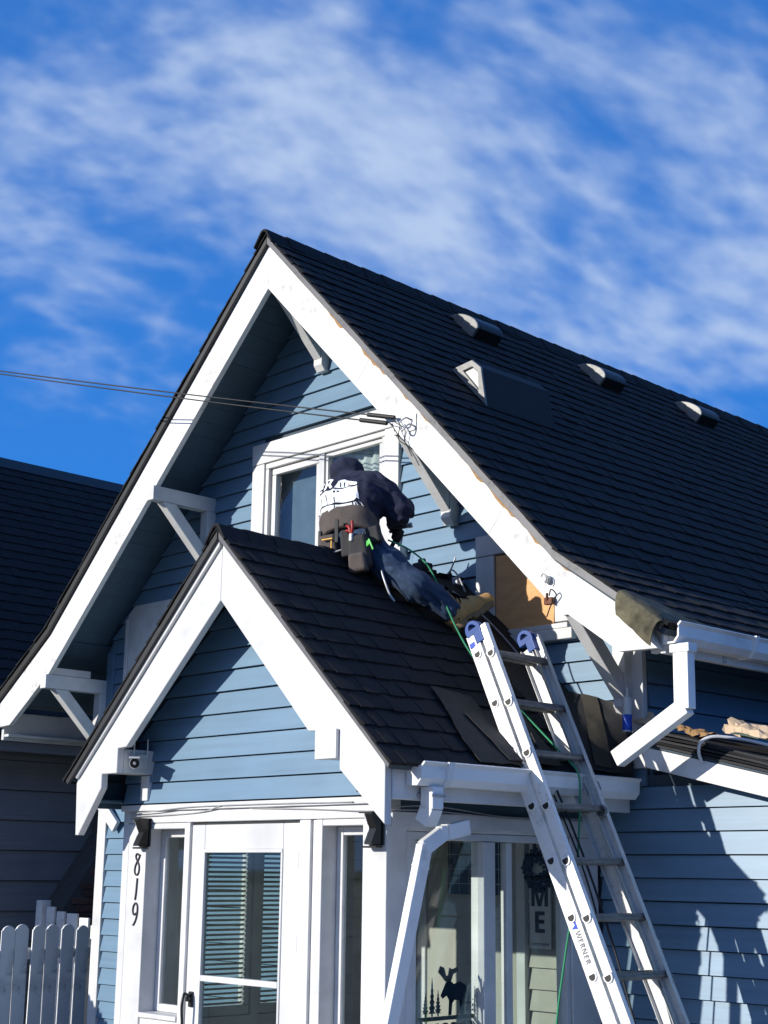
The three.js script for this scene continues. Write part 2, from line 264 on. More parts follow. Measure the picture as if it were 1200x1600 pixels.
// ------------------------------------------------------------------ ground
{
  const g = patch((u, v) => { const x = (u - 0.5) * 320, z = (0.5 - v) * 320, d = Math.hypot(x - 2, z); return [x, d > 14 ? 0.10 * (fbm(x * 0.06 + 50, z * 0.06 + 50, 0, 3) - 0.5) * smooth(14, 30, d) * 6 : 0, z]; }, 120, 120);
  const uv = g.attributes.uv, p = g.attributes.position; for (let i = 0; i < p.count; i++) uv.setXY(i, p.getX(i), p.getZ(i));
  const o = part(scene, 'ground', g, M.ground, true); o.userData.kind = 'structure';
}

{
  const slab = (n, x0, x1, z0, z1) => { const o = part(scene, n, rb(x0, x1, -0.15, 0.045, z0, z1, 0.01), M.concrete); o.userData.kind = 'structure'; };
  slab('bounce_driveway', 2.62, 9.4, 0.10, 6.2); slab('path', 0.85, 2.05, 2.40, 6.2); slab('pavement', -30, 30, 6.22, 8.2);  // driveway is unseen, added to bounce sunlight onto the porch side wall
  const r = part(scene, 'road', bx(-60, 60, -0.2, -0.02, 8.6, 16), M.asphalt); r.userData.kind = 'structure';
  const k = part(scene, 'kerb', rb(-60, 60, -0.2, 0.10, 8.21, 8.40, 0.015), M.concrete); k.userData.kind = 'structure';
}

// ------------------------------------------------------------------ the blue house
const house = thing('blue_house', 'blue lap-sided gabled house with white trim, black shingle roof and glazed front porch', 'house');

// one lap-siding board: lower edge proud, upper edge cut short so dark core paints the lap shadow
function boardGeo(l0, r0, l1, r1, y0, y1, z, proud = 0.024) {
  const zb = z + proud, zt = z + 0.003, zi = z - 0.006, b = y0 + 0.003, t = y1 - 0.0045;
  const A = [l0, b, zb], B = [r0, b, zb], C = [r1, t, zt], D = [l1, t, zt], E = [l0, b, zi], F = [r0, b, zi], G = [r1, t, zi], H = [l1, t, zi];
  const q = [[A, B, C, D], [E, F, B, A], [B, F, G, C], [E, A, D, H], [D, C, G, H]], pos = [];
  for (const [a, bb, c, d] of q) pos.push(...a, ...bb, ...c, ...a, ...c, ...d);
  const g = new THREE.BufferGeometry(); g.setAttribute('position', new THREE.Float32BufferAttribute(pos, 3)); g.computeVertexNormals(); return boxUV(g, 1);
}
function boards(parent, name, y0, y1, e, z, spans, mats, place) {
  for (let y = y0; y < y1 - 0.01; y += e) for (const s of spans(y, Math.min(y + e, y1))) {
    let [l0, r0, l1, r1] = s; if (r0 - l0 < 0.03) continue; l1 = Math.min(l1, r1 - 0.001);
    const cuts = r0 - l0 > 3.2 ? [l0, rr(mix(l0, r0, 0.2), mix(l0, r0, 0.8)), r0] : [l0, r0];
    for (let i = 0; i + 1 < cuts.length; i++) {
      const a = cuts[i] + (i ? 0.001 : 0), b = cuts[i + 1] - (i + 2 < cuts.length ? 0.001 : 0);
      const g = boardGeo(a, b, i ? a : l1, i + 2 < cuts.length ? b : r1, y + rr(-0.0015, 0.0015), Math.min(y + e, y1), z); g.userData.uvDone = true;
      if (place) g.applyMatrix4(place);
      part(parent, name, g, mats[Math.floor(R() * mats.length)]);
    }
  }
}
const yL = x => x < 2.72 ? 6.53 - 0.985 * x : 3.851 - 0.70 * (x - 2.72), yR = x => x < 2.70 ? 6.53 - 1.037 * x : 3.73 - 0.69 * (x - 2.70);
const XL = -2.70, XR = 2.86;

const wall = part(house, 'front_wall', prism([[XL, 0.1], [XR, 0.1], [XR, 3.60], [2.70, 3.72], [0, 6.52], [XL, 3.84]], -0.15, -0.008, 0, [[[-0.66, 4.26], [-0.66, 5.11], [0.70, 5.11], [0.70, 4.26]]]), M.core);
{
  const e = 0.12825, y0 = 1.342 - 9 * e;
  boards(wall, 'siding_board', y0, 6.5, e, 0, (a, b) => {
    const L = y => Math.max(XL, -(6.525 - y) / 0.985), Rr = y => Math.min(XR, (6.525 - y) / 1.037), out = [];
    if (b < 2.58) { out.push([XL, 0.19, XL, 0.19]); return out; }
    if (a < 3.15) { out.push([XL, 0.3, XL, 0.3], [2.0, XR, 2.0, XR]); return out; }
    if (b > 4.17 && a < 5.25) { out.push([L(a), -0.70, L(b), -0.70], [0.74, Rr(a), 0.74, Rr(b)]); return out; }
    out.push([L(a), Rr(a), L(b), Rr(b)]); return out;
  }, sidingM);
  // the addition's own front wall carries on in the same plane
  const aw = part(house, 'addition_wall', bx(2.54, 5.2, 0.1, 2.56, -0.15, -0.009), M.core);
  const lim = y => Math.min(5.2, 3.0 + (2.66 - y) / 0.24);
  boards(aw, 'siding_board', y0, y0 + e * 18, e, 0, (a, b) => [[2.525, lim(a), 2.525, lim(b)]], sidingM);
  // side wall of the upper storey over the addition, facing right
  const sw = part(house, 'side_wall', bx(XR - 0.12, XR - 0.006, 0.1, 3.55, -7.3, -0.16), M.core);
  const toX = new THREE.Matrix4().makeRotationY(Math.PI / 2).setPosition(XR - 0.004, 0, 0);
  boards(sw, 'siding_board', 2.40, 3.56, 0.14, 0, () => [[0.03, 7.2, 0.03, 7.2]], sidingM, toX);
  const lw = part(house, 'rear_wall', bx(XL, XR, 0.1, 3.6, -7.4, -7.3), M.core);
  part(house, 'left_wall', bx(XL, XL + 0.12, 0.1, 3.75, -7.3, -0.16), M.core);
}
// corner boards and the small trim under the left porch eave
part(house, 'corner_board', rb(XL - 0.005, XL + 0.115, 0.1, 2.50, -0.012, 0.034), M.white);
part(house, 'corner_board', rb(XL - 0.005, XL + 0.10, 2.506, 3.80, -0.012, 0.030), sidingM[1]);
part(house, 'corner_board', rb(XR - 0.075, XR + 0.012, 2.60, 3.52, -0.012, 0.032), M.white);
part(house, 'trim_board', beam(V(-2.68, 2.56, 0.055), V(-2.40, 2.33, 0.055), 0.035, 0.10), M.white);

// roof deck, barge boards, soffit
const roof = part(house, 'roof', [prism([[0, 6.600], [2.72, 3.785], [3.45, 3.282], [3.43, 3.252], [2.705, 3.752], [0, 6.566]], -7.5, 0.612, 0), prism([[0, 6.6005], [0, 6.5665], [-2.725, 3.888], [-3.49, 3.352], [-3.51, 3.382], [-2.735, 3.922]], -7.5, 0.612, 0)], M.core);
part(house, 'bargeboard', prism([[0.001, 6.562], [2.70, 3.764], [3.30, 3.355], [3.39, 3.185], [3.13, 3.19], [2.62, 3.545], [0.001, 6.215]], 0.556, 0.602, 0.003), M.worn);
part(house, 'bargeboard', prism([[-0.001, 6.562], [-0.001, 6.215], [-2.70, 3.565], [-3.27, 3.175], [-3.50, 3.165], [-3.49, 3.345], [-2.72, 3.882]], 0.556, 0.602, 0.003), M.worn);
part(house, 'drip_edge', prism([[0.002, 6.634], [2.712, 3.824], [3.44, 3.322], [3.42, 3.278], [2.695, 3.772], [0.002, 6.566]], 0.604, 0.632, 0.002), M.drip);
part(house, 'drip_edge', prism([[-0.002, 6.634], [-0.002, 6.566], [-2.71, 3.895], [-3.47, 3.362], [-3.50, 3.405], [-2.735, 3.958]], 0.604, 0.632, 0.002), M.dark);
for (const side of [1, -1]) {                             // soffit planks between wall and barge board, and back along the eaves
  const m = side > 0 ? 1.037 : 0.985, y0 = 6.545, c = Math.cos(Math.atan(m)), w = 0.137;
  for (let i = 0; i < 28; i++) {
    const s0 = 0.02 + i * w, s1 = s0 + w - 0.004; let x0 = s0 * c, x1 = s1 * c, f = x => y0 - m * x; if (x0 > 2.70) break; x1 = Math.min(x1, 2.72);
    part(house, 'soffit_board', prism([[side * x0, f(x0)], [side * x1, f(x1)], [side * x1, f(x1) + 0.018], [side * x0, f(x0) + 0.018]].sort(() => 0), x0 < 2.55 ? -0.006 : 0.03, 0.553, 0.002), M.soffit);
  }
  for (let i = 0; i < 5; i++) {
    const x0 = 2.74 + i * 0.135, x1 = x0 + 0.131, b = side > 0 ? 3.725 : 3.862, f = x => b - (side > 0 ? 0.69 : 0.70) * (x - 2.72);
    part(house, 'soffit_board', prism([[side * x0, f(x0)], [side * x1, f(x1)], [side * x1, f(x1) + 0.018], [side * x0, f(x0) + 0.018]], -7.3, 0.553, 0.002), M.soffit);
  }
}
part(house, 'eave_board', rb(-3.475, -3.435, 3.06, 3.30, -7.4, 0.552), M.white);
part(house, 'eave_board', rb(-3.433, -3.36, 3.085, 3.11, -7.4, 0.550), M.white);
part(house, 'fascia_board', rb(3.365, 3.402, 3.160, 3.295, -7.4, 0.553), M.white);

// shingles: strips a metre long with raised tabs
function hexa(u0, u1, v0, v1, b0, t0, t1) {               // local: u along, v up the slope, n out
  const A = [u0, v0, b0], B = [u1, v0, b0], C = [u1, v1, 0], D = [u0, v1, 0], E = [u0, v0, t0], F = [u1, v0, t0], G = [u1, v1, t1], H = [u0, v1, t1], pos = [];
  for (const [a, b, c, d] of [[E, F, G, H], [A, B, F, E], [B, C, G, F], [D, A, E, H]]) pos.push(...a, ...b, ...c, ...a, ...c, ...d);
  const g = new THREE.BufferGeometry(); g.setAttribute('position', new THREE.Float32BufferAttribute(pos, 3)); g.computeVertexNormals(); return g;
}
const EXPO = 0.145;
const shingleG = Array.from({ length: 5 }, () => {
  const l = [hexa(0, 0.9985, 0, EXPO + 0.05, 0, 0.0185, 0.006)]; let u = rr(-0.02, 0.1);
  while (u < 0.9) { const w = rr(0.10, 0.24), b = Math.min(u + w, 0.998); l.push(hexa(Math.max(u, 0), b, rr(-0.016, -0.001), EXPO + 0.01, 0.003, rr(0.0215, 0.0255), 0.0095)); u += w + rr(0.05, 0.18); }
  const g = join(l.map(q => boxUV(q))), p = g.attributes.position, uv = g.attributes.uv; for (let i = 0; i < p.count; i++) uv.setXY(i, p.getX(i), p.getY(i)); return g;
});
function courses(parent, low, top, nrm, zF, zB, e = EXPO, out) {   // low, top: [x, y] of the slope's lower and upper ends
  const v = V(top[0] - low[0], top[1] - low[1], 0), L = v.length(); v.normalize();
  const u = V(0, 0, -1), n = u.clone().cross(v), s = Math.sign(n.y); const U = s > 0 ? u : V(0, 0, 1), N = s > 0 ? n : n.negate();
  const rows = Math.round(L / e);
  for (let r = 0; r < rows; r++) {
    let z = zF + rr(-0.006, 0.006), cut = [1, 0.66, 0.34, 0.84, 0.5][r % 5];
    while (z > zB + 0.02) {
      const len = Math.min(cut, z - zB); cut = 1;
      const o = V(low[0], low[1], s > 0 ? z : z - len).addScaledVector(v, r * L / rows + rr(-0.004, 0.004)).addScaledVector(N, rr(0, 0.003));
      const mt = basis(U, v, N, o).multiply(new THREE.Matrix4().makeRotationZ(rr(-0.004, 0.004))).multiply(new THREE.Matrix4().makeScale(len, (L / rows) / EXPO, 1));
      const g = shingleG[Math.floor(R() * 5)];
      if (out) out.push(g.clone().applyMatrix4(mt));
      else { const o3 = show(new THREE.Mesh(g, shingleM[Math.floor(R() * 4)])); o3.name = numbered('shingle'); o3.applyMatrix4(mt); parent.add(o3); }
      z -= len;
    }
  }
}
courses(roof, [3.475, 3.290], [2.745, 3.793], 1, 0.645, -7.3);
courses(roof, [2.735, 3.800], [0.02, 6.606], 1, 0.645, -7.3);
{ const l = []; courses(null, [-3.53, 3.385], [-2.76, 3.925], 1, 0.645, -7.3, EXPO, l); courses(null, [-2.75, 3.93], [-0.02, 6.608], 1, 0.645, -7.3, EXPO, l); const o = part(roof, 'shingle_field', join(l), shingleM[0], true); o.userData.kind = 'stuff'; }
function ridgeCaps(parent, cx, cy, mr, ml, z0, z1, w = 0.15) {
  const a = 1 / Math.hypot(1, mr), b = 1 / Math.hypot(1, ml);
  const g = boxUV(prism([[0, 0.014], [0.03, 0.006], [w * a, -w * a * mr], [w * a - 0.008, -w * a * mr - 0.012], [0.02, -0.012], [0, -0.004], [-0.02, -0.012], [-w * b + 0.008, -w * b * ml - 0.012], [-w * b, -w * b * ml], [-0.03, 0.006]].reverse(), -0.30, 0, 0.002), 1);
  for (let z = z0, i = 0; z > z1; z -= 0.20, i++) { const o = show(new THREE.Mesh(g, shingleM[i % 4])); o.name = numbered('ridge_cap'); o.position.set(cx + rr(-0.005, 0.005), cy + 0.004 + rr(0, 0.004), z); o.rotation.x = -0.035; o.rotation.z = rr(-0.015, 0.015); parent.add(o); }
}
ridgeCaps(roof, 0, 6.655, 1.037, 0.985, 0.665, -7.2);

// gable brackets
function bracket(x, yTop, w = 0.085, filler = 0, zf = 0.553) {
  const b = part(house, 'bracket', rb(x - w / 2, x + w / 2, yTop - 0.115, yTop, 0.005, zf, 0.005), M.white);
  part(b, 'bracket_post', prismX([[0.004, yTop - 0.116], [0.092, yTop - 0.116], [0.092, yTop - 0.60], [0.058, yTop - 0.645], [0.004, yTop - 0.645]], x - w / 2 - 0.003, x + w / 2 + 0.003), M.white);
  part(b, 'bracket_strut', prismX([[0.535, yTop - 0.117], [0.40, yTop - 0.117], [0.094, yTop - 0.42], [0.094, yTop - 0.555]], x - w / 2 + 0.004, x + w / 2 - 0.004), M.white);
  if (filler) part(b, 'bracket_filler', rb(x - w / 2 + 0.006, x + w / 2 - 0.006, yTop + 0.002, yTop + 0.062, 0.19, 0.555, 0.003), M.white);
}
bracket(0, 6.345); bracket(-1.34, 4.93, 0.085, 0, 0.628); bracket(1.34, 4.93); bracket(-2.735, 3.56, 0.085, 1, 0.628); bracket(2.745, 3.56);

// upper sliding window
{
  const w = part(house, 'window', [rb(-0.80, 0.835, 5.10, 5.265, 0.002, 0.050), rb(-0.80, -0.655, 4.20, 5.098, 0.003, 0.044), rb(0.69, 0.835, 4.20, 5.098, 0.003, 0.044)], M.white);
  part(w, 'window_sill', rb(-0.87, 0.90, 4.13, 4.198, 0.002, 0.085), M.white);
  part(w, 'window_frame', [rb(-0.652, 0.688, 5.055, 5.098, -0.06, 0.030), rb(-0.652, -0.615, 4.20, 5.053, -0.06, 0.030), rb(0.650, 0.688, 4.20, 5.053, -0.06, 0.030), rb(-0.612, 0.647, 4.20, 4.24, -0.06, 0.030), rb(-0.032, 0.026, 4.242, 5.053, -0.06, 0.026)], M.vinyl);
  const s = part(w, 'sash', [rb(-0.600, -0.035, 5.00, 5.048, -0.045, 0.004), rb(-0.600, -0.555, 4.25, 4.998, -0.045, 0.004), rb(-0.085, -0.035, 4.25, 4.998, -0.045, 0.004), rb(-0.552, -0.088, 4.25, 4.29, -0.045, 0.004)], M.vinyl);
  part(w, 'sash', [rb(0.030, 0.646, 5.02, 5.050, -0.03, 0.012), rb(0.606, 0.646, 4.25, 5.018, -0.03, 0.012), rb(0.030, 0.056, 4.25, 5.018, -0.03, 0.012)], M.vinyl);
  part(w, 'pane', bx(-0.556, -0.084, 4.288, 5.002, -0.026, -0.022), M.glass);
  part(w, 'pane', bx(0.054, 0.608, 4.25, 5.022, -0.014, -0.010), M.glass);
  part(w, 'curtain', patch((u, v) => [mix(0.02, 0.66, u), mix(4.22, 5.07, v), -0.105 + 0.014 * Math.sin(u * 40)], 60, 1), M.curtain);
  part(w, 'curtain', patch((u, v) => [mix(-0.64, 0.02, u), mix(4.22, 5.07, v), -0.13], 2, 1), M.shade);  // flat blue-grey sheet that paints the reflection in the left pane
}
// left lower window, boarded white, and the right one with a plywood sheet
{
  const w = part(house, 'window_panel', prism([[-2.415, 3.30], [-1.58, 3.30], [-1.58, 4.165], [-2.32, 4.165], [-2.415, 4.095]], 0.004, 0.036), M.white);
  part(w, 'panel_frame', [rb(-2.43, -2.385, 3.30, 4.06, 0.036, 0.050)], M.white);
  const p = part(house, 'window_opening', [rb(1.576, 1.735, 3.44, 4.02, 0.003, 0.052), prism([[1.576, 4.022], [2.36, 4.022], [2.30, 4.10], [2.24, 4.162], [1.576, 4.162]], 0.003, 0.056), rb(2.235, 2.36, 3.52, 4.02, 0.003, 0.052)], M.white);
  part(p, 'window_sill', [rb(1.54, 2.385, 3.405, 3.475, 0.003, 0.075), rb(1.56, 2.34, 3.478, 3.512, 0.003, 0.060)], M.white);
  part(p, 'plywood_sheet', prism([[1.742, 3.50], [2.215, 3.47], [2.225, 3.60], [2.21, 3.76], [2.218, 4.0], [1.745, 4.012]], 0.029, 0.041, 0.001), M.ply);
}

// roof vents
const slopeM = (x, z, off = 0) => { const v = V(-1, 1.037, 0).normalize(), n = V(1.037, 1, 0).normalize(); return basis(V(0, 0, -1), v, n, V(x, 6.63 - 1.037 * x, z).addScaledVector(n, off)); };
for (const z of [-1.18, -2.86, -4.36]) {
  const mt = slopeM(0.42, z, 0.004), hoodS = new THREE.Shape(); hoodS.moveTo(0, 0.015); hoodS.lineTo(0.0, 0.10); hoodS.quadraticCurveTo(0.02, 0.135, 0.09, 0.13); hoodS.quadraticCurveTo(0.24, 0.11, 0.33, 0.012); hoodS.lineTo(0.33, 0); hoodS.lineTo(0.02, 0);
  const ex = (d, off) => new THREE.ExtrudeGeometry(hoodS, { depth: d, bevelEnabled: true, bevelThickness: 0.006, bevelSize: 0.006, bevelSegments: 2, curveSegments: 8 }).applyMatrix4(basis(V(0, 1, 0), V(0, 0, 1), V(1, 0, 0), V(off, 0, 0)));
  const b = part(house, 'roof_vent', ex(0.27, 0.03).applyMatrix4(mt), M.black);
  part(b, 'vent_lit_end', ex(0.016, -0.003).applyMatrix4(mt), M.ventMetal);  // sunlit end painted as lighter metal than the black hood
  part(b, 'vent_flange', new RoundedBoxGeometry(0.46, 0.46, 0.005, 1, 0.002).translate(0.16, 0.17, 0.002).applyMatrix4(mt), M.black);
}
{
  const t = [[1.10, 5.52], [1.43, 5.175], [1.385, 5.47], [1.30, 5.545]];
  const dv = part(house, 'dormer_vent', prism(t, -0.98, -0.245, 0.004), M.felt);
  part(dv, 'vent_face', prism(t.map(p => [p[0], p[1] + 0.003]), -0.243, -0.222, 0.004, [[[1.215, 5.485], [1.36, 5.31], [1.355, 5.445], [1.30, 5.495]]]), M.ventMetal);
  part(dv, 'vent_louver', prism([[1.222, 5.478], [1.357, 5.318], [1.352, 5.442], [1.30, 5.490]], -0.255, -0.238, 0.002), M.vinyl);
}

// main gutter and its downspout
const kGutter = (x, y, z0, z1) => prism([[0, 0.10], [0, 0], [0.075, 0], [0.105, 0.035], [0.108, 0.095], [0.125, 0.112], [0.116, 0.118], [0.098, 0.102], [0.094, 0.04], [0.068, 0.010], [0.010, 0.010], [0.010, 0.10]].map(p => [x + p[0], y + p[1]]), z0, z1, 0.001);
{
  const g = part(house, 'gutter', kGutter(3.405, 3.205, -0.165, 0.585), M.gutter);
  part(g, 'gutter_section', kGutter(3.404, 3.204, -7.3, -0.170), M.gutter);
  part(g, 'gutter_joint', prism([[3.402, 3.198], [3.485, 3.198], [3.516, 3.232], [3.536, 3.325], [3.52, 3.325], [3.402, 3.210]], -0.185, -0.150, 0.001), M.gutter);
  part(g, 'gutter_clip', rb(3.395, 3.41, 3.165, 3.205, -0.03, 0.0, 0.002), M.metal);
  const d = part(house, 'downspout', beam(V(3.50, 3.206, 0.53), V(3.495, 2.855, 0.53), 0.095, 0.070, V(0, 0, 1), 0.006), M.gutter);
  part(d, 'downspout_elbow', beam(V(3.51, 2.872, 0.53), V(3.045, 2.612, 0.53), 0.0948, 0.0698, V(0, 0, 1), 0.006), M.gutter);
  part(d, 'downspout_outlet', rb(3.435, 3.56, 3.155, 3.204, 0.488, 0.572, 0.006), M.gutter);
}
// drooping flap of old roofing over the end of the barge board
part(house, 'roofing_flap', sheet((u, v) => {
  const w = 0.012 * (fbm(u * 6 + 3, v * 6, 0, 3) - 0.5), x = mix(3.20, 3.47, v) + 0.02 * Math.sin(u * 5);
  if (u < 0.72) { const z = mix(-0.30, 0.66, u / 0.72); const X = mix(3.46 + 0.03 * v, x, smooth(0.15, 0.72, u)); return [X, 3.515 - 0.69 * (X - 3.14) + 0.03 + w + 0.02 * smooth(0.3, 0.8, u) - (v > 0.8 ? 0.03 * (v - 0.8) * 5 : 0), z]; }
  const t = (u - 0.72) / 0.28; return [x - 0.015 * t - 0.05 * t * v, 3.555 - 0.69 * (x - 3.14) + w - 0.115 * t * t - 0.03 * t - 0.01 * v, 0.66 + 0.022 * Math.sin(t * 2.4)];
}, 26, 10, 0.007), M.olive);
// bare, ragged wood showing where paint has chipped along the top of the right bargeboard
{
  const top = [], low = [], f = x => x < 2.70 ? 6.560 - 1.0363 * x : 3.762 - 0.68 * (x - 2.70);
  for (let i = 0; i <= 90; i++) { const x = mix(0.25, 3.05, i / 90), n = fbm(x * 9 + 4, 2.3, 0, 4); top.push([x, f(x) + 0.001]); low.push([x - 0.004, f(x) - 0.003 - 0.030 * smooth(0.50, 0.75, n)]); }
  part(house, 'chipped_edge', prism([...top, ...low.reverse()], 0.6035, 0.606, 0), M.brownPaper);
}
for (const [x, y, l] of [[1.05, 5.33, 0.26], [2.25, 4.09, 0.27]]) part(house, 'board_joint', beam(V(x - 0.07, y - 0.09, 0.6025), V(x + 0.065, y + 0.07, 0.6025), 0.0025, 0.0022, V(-0.6, 0.6, 0), 0.0005), M.greyCable);
// small timber behind the flap
part(house, 'rafter_tail', prism([[3.30, 3.17], [3.43, 3.19], [3.43, 3.30], [3.28, 3.38]], 0.49, 0.548, 0.003), M.white);

// addition: roof, worn layers, rake fascia
{
  const f = (x) => 2.715 - 0.24 * (x - 2.94);
  part(house, 'addition_fascia', prism([[2.955, f(2.955)], [2.99, f(2.99) - 0.115], [5.4, f(5.4) - 0.118], [5.4, f(5.4)]], 0.150, 0.188, 0.003), M.worn);
  const ar = part(house, 'addition_roof', prism([[2.865, f(2.865) + 0.004], [5.45, f(5.45) + 0.004], [5.45, f(5.45) + 0.03], [2.865, f(2.865) + 0.03]], -7.3, 0.19, 0), M.core);
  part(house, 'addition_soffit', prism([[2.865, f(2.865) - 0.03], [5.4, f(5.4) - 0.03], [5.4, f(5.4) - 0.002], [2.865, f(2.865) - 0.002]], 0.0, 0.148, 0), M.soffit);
  for (let k = 0; k < 5; k++) {
    const s = k * 9.7, x0 = 2.87 + (k > 2 ? 0.02 * k : 0), x1 = 5.46;
    part(ar, 'roof_layer', sheet((u, v) => { const x = mix(x0, x1, u), n = fbm(x * 5 + s, 3 + s, 0, 4) - 0.5; return [x, f(x) + 0.034 + k * 0.017 + 0.006 * n + (v < 0.2 ? -0.003 : 0) + 0.008 * k * 0.2 * Math.sin(x * 7 + k), mix(0.212 + 0.035 * n - 0.004 * k, -1.9, v)]; }, 70, 4, 0.012), k % 2 ? shingleM[0] : M.felt);
  }
}

// ------------------------------------------------------------------ the front porch
const PX = 1.43, PZ = 1.774;
const pgable = part(house, 'porch_gable', prism([[0.20, 2.30], [2.512, 2.30], [2.512, 2.78], [PX, 3.80], [0.20, 2.66]], PZ - 0.10, PZ - 0.008, 0), M.core);
boards(pgable, 'siding_board', 2.382, 3.79, 0.1257, PZ, (a, b) => {
  const L = y => Math.max(0.215, PX - (3.795 - y) / 0.94), Rr = y => Math.min(2.505, PX + (3.795 - y) / 0.965);
  return [[L(a), Rr(a), L(b), Rr(b)]];
}, sidingM);
part(house, 'porch_corner_board', rb(0.40, 0.475, 2.40, 2.552, PZ - 0.005, PZ + 0.035), M.white);
const proof = part(house, 'porch_roof', [prism([[PX, 3.862], [2.835, 2.506], [2.815, 2.486], [PX, 3.826]], 0.0, 2.062, 0), prism([[PX, 3.8615], [PX, 3.8265], [0.035, 2.515], [0.015, 2.535]], 0.0, 2.062, 0)], M.core);
part(house, 'porch_bargeboard', [
  prism([[PX + 0.001, 3.822], [2.756, 2.554], [2.778, 2.505], [2.778, 2.222], [2.449, 2.50], [2.449, 2.553], [2.285, 2.553], [2.285, 2.700], [2.205, 2.705], [PX + 0.001, 3.485]], 2.004, 2.050, 0.003)], M.white);
part(house, 'porch_bargeboard', [
  prism([[PX - 0.001, 3.822], [PX - 0.001, 3.485], [0.575, 2.705], [0.49, 2.700], [0.49, 2.553], [0.335, 2.553], [0.335, 2.47], [0.115, 2.194], [0.085, 2.194], [0.066, 2.505], [0.085, 2.560]], 2.004, 2.050, 0.003)], M.white);
part(house, 'porch_beam', rb(0.335, 0.488, 2.556, 2.700, PZ - 0.02, 2.003), M.white);
part(house, 'porch_beam', rb(2.287, 2.447, 2.556, 2.700, PZ - 0.02, 2.003), M.white);
part(house, 'beam_block', rb(2.283, 2.445, 2.552, 2.702, 2.051, 2.072, 0.004), M.white);
part(house, 'barge_trim', prism([[PX - 0.002, 3.848], [PX - 0.002, 3.800], [0.09, 2.532], [0.062, 2.560]], 2.051, 2.072, 0.003), M.white);
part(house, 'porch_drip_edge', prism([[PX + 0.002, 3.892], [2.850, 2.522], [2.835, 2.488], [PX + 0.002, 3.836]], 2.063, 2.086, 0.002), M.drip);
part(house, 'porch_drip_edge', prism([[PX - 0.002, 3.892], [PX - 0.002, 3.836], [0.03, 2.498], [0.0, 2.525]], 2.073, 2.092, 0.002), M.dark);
for (const side of [1, -1]) {
  const m = side > 0 ? 0.965 : 0.94, c = Math.cos(Math.atan(m)), w = 0.12;
  for (let i = 0; i < 16; i++) {
    const x0 = (0.01 + i * w) * c, x1 = x0 + (w - 0.004) * c, f = x => 3.802 - m * x; if (x1 > 1.375) break;
    const q = [[PX + side * x0, f(x0)], [PX + side * x1, f(x1)], [PX + side * x1, f(x1) + 0.016], [PX + side * x0, f(x0) + 0.016]];
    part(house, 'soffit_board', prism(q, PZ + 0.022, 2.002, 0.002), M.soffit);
  }
}
courses(proof, [2.86, 2.502], [PX + 0.02, 3.870], 1, 2.098, 0.50);
{ const l = []; courses(null, [-0.005, 2.512], [PX - 0.02, 3.870], 1, 2.098, 0.02, EXPO, l); const o = part(proof, 'shingle_field', join(l), shingleM[1], true); o.userData.kind = 'stuff'; }
ridgeCaps(proof, PX, 3.905, 0.965, 0.94, 2.11, 1.05, 0.13);
// side eave: fascia, dented gutter, outlet
part(house, 'porch_fascia', rb(2.745, 2.785, 2.345, 2.525, 0.07, 2.003), M.white);
part(house, 'porch_eave_board', rb(2.52, 2.744, 2.385, 2.40, 0.03, 2.0), M.dark);  // near-black board stands in for the shaded gap under the eave
{
  const g = part(house, 'porch_gutter', kGutter(2.787, 2.415, 0.12, 1.72), M.gutter);
  part(g, 'gutter_end', [kGutter(2.786, 2.413, 1.715, 1.905), prism([[2.787, 2.413], [2.862, 2.413], [2.893, 2.448], [2.897, 2.51], [2.787, 2.515]], 1.900, 1.912, 0.001)], M.gutter);
  part(g, 'gutter_joint', prism([[2.784, 2.408], [2.868, 2.408], [2.902, 2.445], [2.916, 2.532], [2.90, 2.532], [2.784, 2.420]], 1.695, 1.735, 0.001), M.gutter);
  part(g, 'gutter_outlet', [rb(2.80, 2.885, 2.30, 2.412, 1.745, 1.825, 0.006), beam(V(2.843, 2.315, 1.785), V(2.80, 2.235, 1.785), 0.08, 0.085, V(1, 0, 0), 0.005)], M.gutter);
  part(g, 'gutter_strap', [rb(2.785, 2.80, 2.36, 2.375, 1.735, 1.835, 0.002), rb(2.885, 2.892, 2.36, 2.375, 1.735, 1.835, 0.002)], M.metal);
}
// porch front wall: posts, frieze, door frame
const pf = part(house, 'porch_frieze', [rb(0.20, 2.516, 2.268, 2.366, PZ - 0.10, PZ + 0.006), rb(0.20, 2.518, 2.340, 2.376, PZ + 0.007, PZ + 0.030, 0.003)], M.white);
part(house, 'porch_post', rb(0.196, 0.262, 0.2, 2.266, PZ - 0.10, PZ + 0.002), M.white);
part(house, 'porch_post', rb(0.270, 0.452, 0.2, 2.266, PZ - 0.12, PZ + 0.008), M.white);
part(house, 'porch_post', rb(2.346, 2.522, 0.2, 2.266, PZ - 0.14, PZ + 0.008), M.white);
part(house, 'door_casing', [rb(0.830, 0.882, 0.2, 2.266, PZ - 0.12, PZ + 0.010), rb(1.848, 1.938, 0.2, 2.266, PZ - 0.12, PZ + 0.006), rb(1.975, 2.030, 0.2, 2.266, PZ - 0.12, PZ + 0.004), rb(1.938, 1.975, 0.2, 2.266, PZ - 0.12, PZ - 0.012)], M.white);
